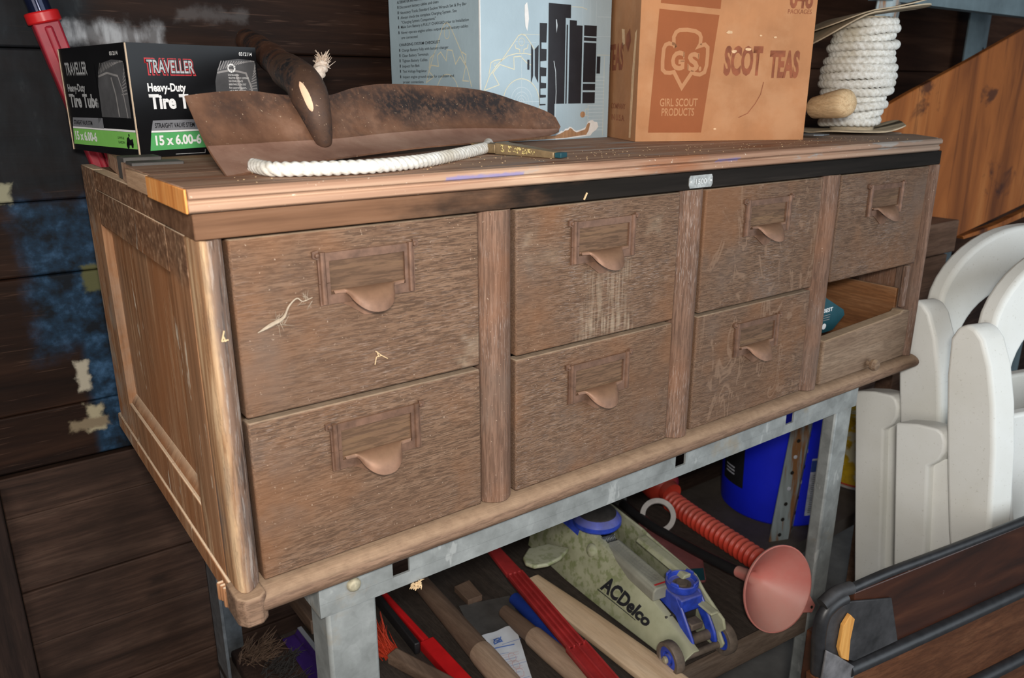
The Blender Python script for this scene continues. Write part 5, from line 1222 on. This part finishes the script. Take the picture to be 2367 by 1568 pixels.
b = MB(); b.prism([(2.40, 0), (2.45, 0), (2.45, .003), (2.40, .003)], (0, RY, FLOOR), (1, 0, 0), (0, 1, 0), (0, 0, 2.2)); b.build('post', 'rackblue', rk)
pr = at(2240, 60, y=.56), at(2288, 60, y=.56)
b = MB(); b.prism([(pr[0].x, 0), (lerp(pr[0].x, pr[1].x, .5), -.012), (pr[1].x, 0), (pr[1].x, .004), (lerp(pr[0].x, pr[1].x, .5), -.008), (pr[0].x, .004)], (0, .56, FLOOR), (1, 0, 0), (0, 1, 0), (0, 0, 2.2)); b.build('post', 'rackblue', rk)
b = MB()
for z_ in (.56, .50, .44): b.lathe([(0, 0), (.006, 0), (.006, .0006), (0, .0006)], (lerp(pr[0].x, pr[1].x, .72), .5505, z_), (0, -1, 0), 12); 
hb_ = b.bm; b.bm.free()
for z_ in (.56, .50, .44):
    b = MB(); b.lathe([(0, 0), (.006, 0), (.006, .0006), (0, .0006)], (lerp(pr[0].x, pr[1].x, .74), .5535, z_), (.2, -1, 0), 12); b.build('hole_disc', 'void', rk)  # black discs paint the shade of holes in the rear post
b = MB(); b.prism([(1.40, .613), (2.45, .613), (2.45, .675), (1.40, .675)], (0, RY - .002, 0), (1, 0, 0), (0, 0, 1), (0, -.003, 0)); b.box(1.40, 2.45, RY, .58, .668, .672); b.box(1.40, 2.45, RY - .002, RY + .02, .613, .6155)
b.build('upper_shelf', 'rackblue', rk)
b = MB(); b.box(1.20, 2.45, .255, .585, RZ - .003, RZ); b.box(1.20, 2.45, .255, .258, RZ - .035, RZ - .0032); b.build('lower_shelf', 'rackshelf', rk)
pbt = at(1785, 1217, z=RZ); vd = (pbt - CAM); vd.z = 0; vd.normalize(); PR = .136; pc = pbt + vd * PR; pc.z = RZ + .001
pl_ = thing('paint_pail', 'royal blue plastic pail with a printed white label on the rack shelf', 'pail', pc)
b = MB(); b.lathe([(0, 0), (PR - .006, 0), (PR, .006), (PR + .010, .30), (PR + .013, .30), (PR + .013, .31), (PR + .006, .312), (PR + .002, .312), (PR - .01, .01), (0, .01)], pc, UP, 64); b.build('body', 'pail_blue', pl_)
rv = E(vd.y, -vd.x, 0)
def pailpt(phi, h, lift=.0008):
    rr = PR + .010 * h / .30 + lift; return pc + rv * math.sin(phi) * rr - vd * math.cos(phi) * rr + UP * h
def patch(b, a0, a1, h0, h1, m, lift=.0008, n=14):
    for k in range(n):
        p_ = [math.radians(lerp(a0, a1, k / n)), math.radians(lerp(a0, a1, (k + 1) / n))]
        b.face([b.bm.verts.new(pailpt(p_[0], h0, lift)), b.bm.verts.new(pailpt(p_[1], h0, lift)), b.bm.verts.new(pailpt(p_[1], h1, lift)), b.bm.verts.new(pailpt(p_[0], h1, lift))], m)
b = MB(); patch(b, 30, 78, .032, .185, 0); patch(b, 30, 78, .150, .180, 1, .0012)
for q in range(20): patch(b, 33, 76, .040 + .0052 * q, .0418 + .0052 * q, 3, .0012, 8)
bt = MB(); bt.text('Henry', 0, 0, .021, (0, 0, 0), (1, 0, 0), (0, 1, 0), 0, width=.070, bold=.03)
bt.bm.verts.index_update(); bt.bm.faces.ensure_lookup_table()
mp = {v: b.bm.verts.new(pailpt(math.radians(35.5) + v.co.x / PR, .1545 + v.co.y, .0018)) for v in bt.bm.verts}
for fc_ in bt.bm.faces: b.face([mp[v] for v in fc_.verts], 2)
bt.bm.free()
b.build('label', ['label_w', 'label_blue', 'white_ink', 'dim_ink'], pl_, recalc=False)
b = MB(); patch(b, -66, -34, .075, .24, 0); 
for q in range(3): patch(b, -60, -46, .10 + .009 * q, .104 + .009 * q, 1, .0013, 6)
b.build('label', ['black_label', 'label_w'], pl_, recalc=False)
b = MB(); s0 = at(1752, 1196, z=RZ); s0 = s0 - vd * .004; s1 = s0 + E(.002, .004, .30); sw = rv * .0195
b.hexa([s0 - sw, s0 + sw, s0 + sw + vd * .012, s0 - sw + vd * .012, s1 - sw, s1 + sw, s1 + sw + vd * .012, s1 - sw + vd * .012])
for v in b.bm.verts: v.co -= vd * .012
tag(b.build('wooden_strip', 'brown_handle', bevel=.001), 'narrow brown wooden slat standing against the blue pail', 'wood slat')
yb = at(1985, 1137, z=RZ); yc = yb + vd * .085; yc.z = RZ + .001
yc_ = thing('yellow_tin', 'weathered yellow paint tin on the rack shelf beside the white chairs', 'tin', yc)
b = MB(); b.lathe([(0, 0), (.084, 0), (.086, .003), (.084, .007), (.084, .19), (.087, .192), (.087, .197), (.078, .197), (0, .192)], yc, UP, 48); b.build('body', 'yellow', yc_)
b = MB(); b.lathe([(.0845, .002), (.0875, .002), (.0875, .008), (.0845, .008)], yc, UP, 48, close=True); b.build('bottom_rim', 'white_pl', yc_)
b = MB(); b.lathe([(.0848, .009), (.0852, .009), (.0852, .013), (.0848, .013)], yc, UP, 48, close=True); b.build('red_line', 'red_ink', yc_)

# ------------------------------------------------------------------ leaning board, old stand
b = MB(); PY = .262
A_, B_, C_, D__ = at(2040, 251, y=PY), at(2430, 32, y=PY), E(2.45, PY, .185), at(2222, 542, y=PY)
pq = [A_, at(2100, 216, y=PY), at(2240, 140, y=PY), B_, C_, D__, E(1.60, PY, .06), E(1.42, PY, .20)]
b.prism([(p.x, p.z) for p in pq], (0, PY, 0), (1, 0, 0), (0, 0, 1), (0, .014, 0)); lb = tag(b.build('leaning_board', 'plywood', bevel=.002), 'large orange varnished wooden board leaning behind the white chairs', 'board')
b = MB(); s_ = [at(2224, 546, y=PY - .004), at(2300, 520, y=PY - .004), at(2420, 462, y=PY - .004), at(2420, 478, y=PY - .004), at(2300, 530, y=PY - .004), at(2226, 553, y=PY - .004)]
b.prism([(p.x, p.z) for p in s_], (0, PY - .006, 0), (1, 0, 0), (0, 0, 1), (0, .02, 0)); b.build('lower_batten', 'plywood', lb, bevel=.001)
st = thing('wooden_stand', 'old brown wooden box stand at the right end of the cabinet', 'stand', E(1.48, .20, FLOOR))
b = MB(); t0, t1 = at(2145, 521, y=.18), at(2219, 508, y=.18)
b.box(1.26, t1.x, .18, .245, .094, t1.z); b.build('upper_board', 'crate', st, bevel=.003)
b = MB(); b.box(1.26, t1.x - .02, .185, .245, -.10, .090); b.build('lower_board', 'crate', st, bevel=.003)
for xx in (1.50, 1.585):
    b = MB(); b.box(xx, xx + .04, .195, .235, FLOOR, -.1005); b.build('leg', 'crate', st, bevel=.002)

# ------------------------------------------------------------------ folded resin chairs
def PX(u_, v_, x_): p = at(u_, v_, x=x_); return (p.y, p.z)
def yz_prism(b, poly, x0, x1, m=0): b.prism(poly, (x0, 0, 0), (0, 1, 0), (0, 0, 1), (x1 - x0, 0, 0), m)
chair = thing('folding_chair', 'ivory resin folding chair standing folded behind the nearer one, next to the bench leg', 'chair', E(1.4, .05, FLOOR), 'folded resin chairs at the right')
cx = 1.20
def rear_leg(x0, x1):
    b = MB(); ext = lambda u0, v0, u1, v1: PX(u1 + (u1 - u0) * 1.05, v1 + (v1 - v0) * 1.05, cx)
    lt, lb_ = PX(1986, 902, cx), PX(1983, 1358, cx); k = (FLOOR + .004 - lt[1]) / (lb_[1] - lt[1]); lf = (lt[0] + (lb_[0] - lt[0]) * k, FLOOR + .004)
    rt, rb_ = PX(2051, 1000, cx), PX(2041, 1358, cx); k = (FLOOR + .004 - rt[1]) / (rb_[1] - rt[1]); rf = (rt[0] + (rb_[0] - rt[0]) * k, FLOOR + .004)
    head = [PX(*q, cx) for q in ((2051, 992), (2062, 986), (2074, 978), (2083, 962), (2085, 940), (2080, 922), (2068, 912), (2030, 904))]
    yz_prism(b, [lf, lt] + list(reversed(head)) + [rf], x0, x1); return b.build('rear_leg', 'chair', chair, bevel=.004, seg=3)
rear_leg(1.19, 1.232); rear_leg(1.72, 1.762)
def seat_side(x0, x1):
    b = MB(); yz_prism(b, [PX(*q, cx) for q in ((2046, 985), (2090, 975), (2095, 1100), (2104, 1250), (2118, 1345), (2040, 1358))], x0, x1); return b
b = seat_side(1.204, 1.225); b.build('seat_rail', 'chair', chair, bevel=.002)
b = seat_side(1.732, 1.75); b.build('seat_rail', 'chair', chair, bevel=.002)
mem = [(2095, 722), (2088, 800), (2088, 900), (2090, 1000), (2094, 1120), (2102, 1230), (2110, 1300), (2118, 1326), (2132, 1336), (2146, 1332)]
rt = [(2160, 1300), (2178, 1100), (2184, 960), (2182, 860), (2174, 780), (2160, 724), (2146, 702), (2128, 692), (2110, 698)]
def front_leg(x0, x1):
    b = MB(); yz_prism(b, [PX(*q, cx) for q in mem + rt], x0, x1); b.build('front_leg', 'chair', chair, bevel=.011, seg=4)
    b = MB(); p = PX(2112, 1290, cx), PX(2150, 1290, cx); z1 = p[0][1]; q0 = p[0][0] - (z1 - FLOOR) * .12
    b.hexa([E(x0 + .004, q0, FLOOR + .004), E(x1 - .004, q0, FLOOR + .004), E(x1 - .004, q0 - .03 + .062 - .032, FLOOR + .004), E(x0 + .004, q0 - .03, FLOOR + .004), E(x0 + .004, p[0][0] - .004, z1), E(x1 - .004, p[0][0] - .004, z1), E(x1 - .004, p[1][0] + .006, z1), E(x0 + .004, p[1][0] + .006, z1)])
    b.build('leg_foot', 'chair', chair)
front_leg(1.188, 1.236); front_leg(1.718, 1.766)
# back frame: arch with a solid top panel and an arched opening
xa, xb = 1.247, 1.705; zt2 = .200; zb2 = -.42; rc_ = .17
def yb_(z): return .040 + .22 * (z - .10) * (1 if z < .1 else .6)
outer, inner = [], []
NA = 40
def arch(x0, x1, ztop, r_, zbot):
    pts = [(x0, lerp(zbot, ztop - r_, k / 12)) for k in range(12)]
    rx = r_ * 1.3
    pts += [(x0 + rx - rx * math.cos(a), ztop - r_ + r_ * math.sin(a)) for a in [math.pi / 2 * k / 12 for k in range(13)]]
    pts += [(x1 - rx + rx * math.sin(a), ztop - r_ + r_ * math.cos(a)) for a in [math.pi / 2 * k / 12 for k in range(13)]]
    pts += [(x1, lerp(ztop - r_, zbot, (k + 1) / 12)) for k in range(12)]; return pts
oo = arch(xa, xb, zt2, rc_, zb2); ii = arch(xa + .036, xb - .036, .088, .13, zb2)
b = MB(); TH = .030
F = [b.bm.verts.new(E(x_, yb_(z_) - TH / 2, z_)) for x_, z_ in oo]; Fi = [b.bm.verts.new(E(x_, yb_(z_) - TH / 2 + .003, z_)) for x_, z_ in ii]
K = [b.bm.verts.new(E(x_, yb_(z_) + TH / 2, z_)) for x_, z_ in oo]; Ki = [b.bm.verts.new(E(x_, yb_(z_) + TH / 2, z_)) for x_, z_ in ii]
n_ = len(F)
for i in range(n_ - 1):
    b.face([F[i], F[i + 1], Fi[i + 1], Fi[i]]); b.face([K[i], Ki[i], Ki[i + 1], K[i + 1]]); b.face([F[i], K[i], K[i + 1], F[i + 1]]); b.face([Fi[i], Fi[i + 1], Ki[i + 1], Ki[i]])
b.face([F[0], Fi[0], Ki[0], K[0]]); b.face([F[-1], K[-1], Ki[-1], Fi[-1]])
b.build('back_frame', 'chair', chair, bevel=.007, seg=4, bang=50)
b = MB(); b.box(1.236, 1.718, .030, .055, -.42, -.10); b.build('seat', 'chair', chair, bevel=.006)
for ch in chair.children:                    # the folded chairs stand a little turned to the open door
    for v in ch.data.vertices: v.co.y -= .27 * (v.co.x + chair.location.x - 1.2)
def dup(root, d, label):
    r_ = root.copy(); COL.objects.link(r_); r_.location = root.location + Vector(d); r_['label'] = label
    for ch in list(root.children):
        c = ch.copy(); COL.objects.link(c); c.parent = r_
    return r_
dup(chair, (-.085, -.128, 0), 'ivory resin folding chair in front of the other one, nearest the camera')

# ------------------------------------------------------------------ dark slatted bench in the right foreground
BO = at(1980, 1362, y=-.185); be = E(.987, -.160, 0).normalized(); bn = E(.160, .987, 0).normalized()
def bp(u_, v_):
    d = ray(u_, v_); t = (BO - CAM).dot(bn) / d.dot(bn); p = CAM + d * t; return ((p - BO).dot(be), p.z - BO.z)
bench2 = thing('slatted_bench', 'dark brown wooden bench with black edging and a worn wrapped corner in the foreground', 'bench', E(BO.x + .25, BO.y, FLOOR))
def slat(px_, name, mat, off=0., th=.018, bevel=.0015):
    b = MB(); b.prism([bp(*q) for q in px_], BO + bn * off, be, UP, bn * th); return b.build(name, mat, bench2, bevel=bevel)
slat([(1975, 1372), (2367, 1215), (2560, 1140), (2560, 1275), (2367, 1360), (2062, 1492), (1975, 1525)], 'slat', 'bench')
slat([(1880, 1566), (1975, 1527), (2367, 1350), (2560, 1265), (2560, 1400), (2367, 1500), (2000, 1690), (1880, 1750)], 'slat', 'bench2', -.004)
slat([(1900, 1740), (2000, 1692), (2367, 1502), (2560, 1402), (2560, 1640), (2367, 1700), (1900, 1960)], 'slat', 'bench2', -.008)
def edging(pts, r_, off): 
    b = MB(); b.tube(smooth_path([BO + be * bp(*q)[0] + UP * bp(*q)[1] + bn * off for q in pts], 6), r_, 14); b.build('edging', 'edging', bench2)
edging([(1965, 1372), (2060, 1330), (2200, 1277), (2367, 1212), (2560, 1136)], .0068, .006)
edging([(1955, 1545), (2100, 1480), (2367, 1358), (2560, 1268)], .0100, -.004)
edging([(2180, 1600), (2367, 1505), (2560, 1402)], .0110, -.008)
slat([(1903, 1440), (1925, 1408), (1962, 1388), (2056, 1380), (2070, 1478), (1968, 1526), (1925, 1512), (1902, 1500)], 'leather_patch', 'leather', -.004, .0035, .001)
slat([(1932, 1512), (1926, 1490), (1936, 1438), (1952, 1412), (1962, 1422), (1952, 1470), (1948, 1518)], 'bare_wood', 'bare_orange', -.0105, .006, .0008)
b = MB(); c0 = [(1958, 1385), (1935, 1398), (1910, 1425), (1899, 1470), (1896, 1530), (1890, 1640), (1885, 1800)]
b.tube(smooth_path([BO + be * bp(*q)[0] + UP * bp(*q)[1] + bn * .004 for q in c0], 8), .0095, 18); b.build('corner_wrap', 'edging', bench2)
slat([(1898, 1495), (1925, 1508), (1972, 1538), (1940, 1590), (1885, 1690), (1880, 1600)], 'leather_flap', 'leather_grey', -.010, .004, .0015)
b = MB(); c_ = [(1975, 1366), (1940, 1378), (1908, 1405)]
b.tube(smooth_path([BO + be * bp(*q)[0] + UP * (bp(*q)[1] + .001) + bn * .006 for q in c_], 6), .0088, 14); b.build('corner_cap', 'leather', bench2)
for t_ in (.03, .62):
    p = BO + be * (bp(1900, 1500)[0] + t_) + bn * .02; b = MB(); b.box(p.x, p.x + .03, p.y, p.y + .03, FLOOR, BO.z - .09); b.build('leg', 'bench', bench2, bevel=.002)

# ------------------------------------------------------------------ small debris
tags = thing('price_card', 'dark teal hanging price card inside the broken drawer', 'card', at(1930, 765, y=.045))
b = MB(); cp = [(1890, 690), (1908, 688), (1950, 716), (1952, 728), (1925, 762), (1910, 768), (1890, 772)]
pp_ = [at(*q, y=.05) for q in cp]; b.prism([(p.x, p.z) for p in pp_], (0, .05, 0), (1, 0, 0), (0, 0, 1), (0, .0012, 0)); cd_ = b.build('card', 'teal', tags)
b = MB(); o_ = E(0, .0496, 0); q0 = at(1903, 724, y=.05); b.text('BEST', q0.x, q0.z, .0065, o_, (1, 0, 0), (0, 0, 1), 0, width=.026, bold=.02)
for k in range(3): b.rect(q0.x, q0.z - .006 - .004 * k, q0.x + .02, q0.z - .005 - .004 * k, o_, (1, 0, 0), (0, 0, 1), 1)
b.flat(circ(q0.x + .006, q0.z - .024, .006, .005, 18), o_, (1, 0, 0), (0, 0, 1), 0); b.build('lettering', ['white_ink', 'tyre_ink2'], cd_, recalc=False)
random.seed(31)
wb_ = MB()
c0 = [(596, 770), (630, 750), (655, 735), (668, 708), (686, 690), (700, 697), (722, 688)]
wb_.tube(smooth_path([at(*q, y=-.003) for q in c0], 5), [.0003, .0006, .0011, .0015, .0018, .0019, .0018, .002, .0018, .0016, .0014, .0012, .001, .0009, .0009, .0008, .0008, .0007, .0007, .0007, .0006, .0006, .0006, .0006, .0005, .0005, .0005, .0005, .0004, .0004, .0004], 7)
for k in range(10): hairs(wb_, at(random.uniform(640, 662), random.uniform(728, 752), y=-.003), (random.uniform(-1, 1), -.2, random.uniform(-1, 1)), .012, .00018, 2, .4, .002)
for k in range(6): hairs(wb_, at(random.uniform(696, 724), random.uniform(684, 700), y=-.003), (random.uniform(-1, 1), -.2, random.uniform(-1, 1)), .010, .00018, 2, .4, .002)
tag(wb_.build('cobweb', 'web'), 'dusty cobweb strand on the upper left drawer beside its pull', 'cobweb')
def straw(pts, y_, r_, name, label, mat='straw'):
    b = MB(); b.tube([at(*q, y=y_) for q in pts], r_, 6); return tag(b.build(name, mat), label, 'straw bit')
b = MB(); Y_ = -.0028
for pl2 in ([(867, 843), (870, 826), (882, 822)], [(882, 822), (868, 812)], [(882, 822), (896, 829)], [(875, 824), (872, 814)]): b.tube([at(*q, y=Y_) for q in pl2], .0005, 6)
tag(b.build('straw_tuft', 'straw'), 'tiny branching straw tuft stuck on the upper left drawer', 'straw bit')
b = MB()
for pl2 in ([(513, 790), (518, 765)], [(513, 790), (528, 786)], [(516, 778), (522, 790)]): b.tube([at(*q, y=-.0115) for q in pl2], .0007, 6)
tag(b.build('straw_tuft', 'straw'), 'small yellow straw tuft stuck on the left corner post', 'straw bit')
straw([(1350, 462), (1357, 446)], -.0095, .0011, 'straw_chip', 'pale straw chip on the black rail above the second drawer column')
b = MB(); random.seed(8)
for k in range(16): hairs(b, at(962, 1352, y=.0) + E(random.uniform(-.004, .004), -.001, random.uniform(-.004, .003)), (random.uniform(-1, 1), -.3, random.uniform(-1, .3)), .006, .0009, 2, .5, .002)
tag(b.build('dust_fluff', 'straw'), 'pale dust fluff hanging from the front rail of the bench', 'dust fluff')
b = MB(); random.seed(12)
for k in range(240):
    x_ = random.uniform(.02, 1.05); y_ = random.uniform(-.012, .10); s_ = random.uniform(.0004, .0012)
    p = E(x_, y_, ZT + .0002); b.lathe([(0, 0), (s_, s_ * .5), (0, s_)], p, (random.uniform(-.3, .3), random.uniform(-.3, .3), 1), 5)
o_ = b.build('wood_crumbs', 'straw'); tag(o_, 'pale wood crumbs scattered along the front of the cabinet top', 'crumbs', kind='stuff')
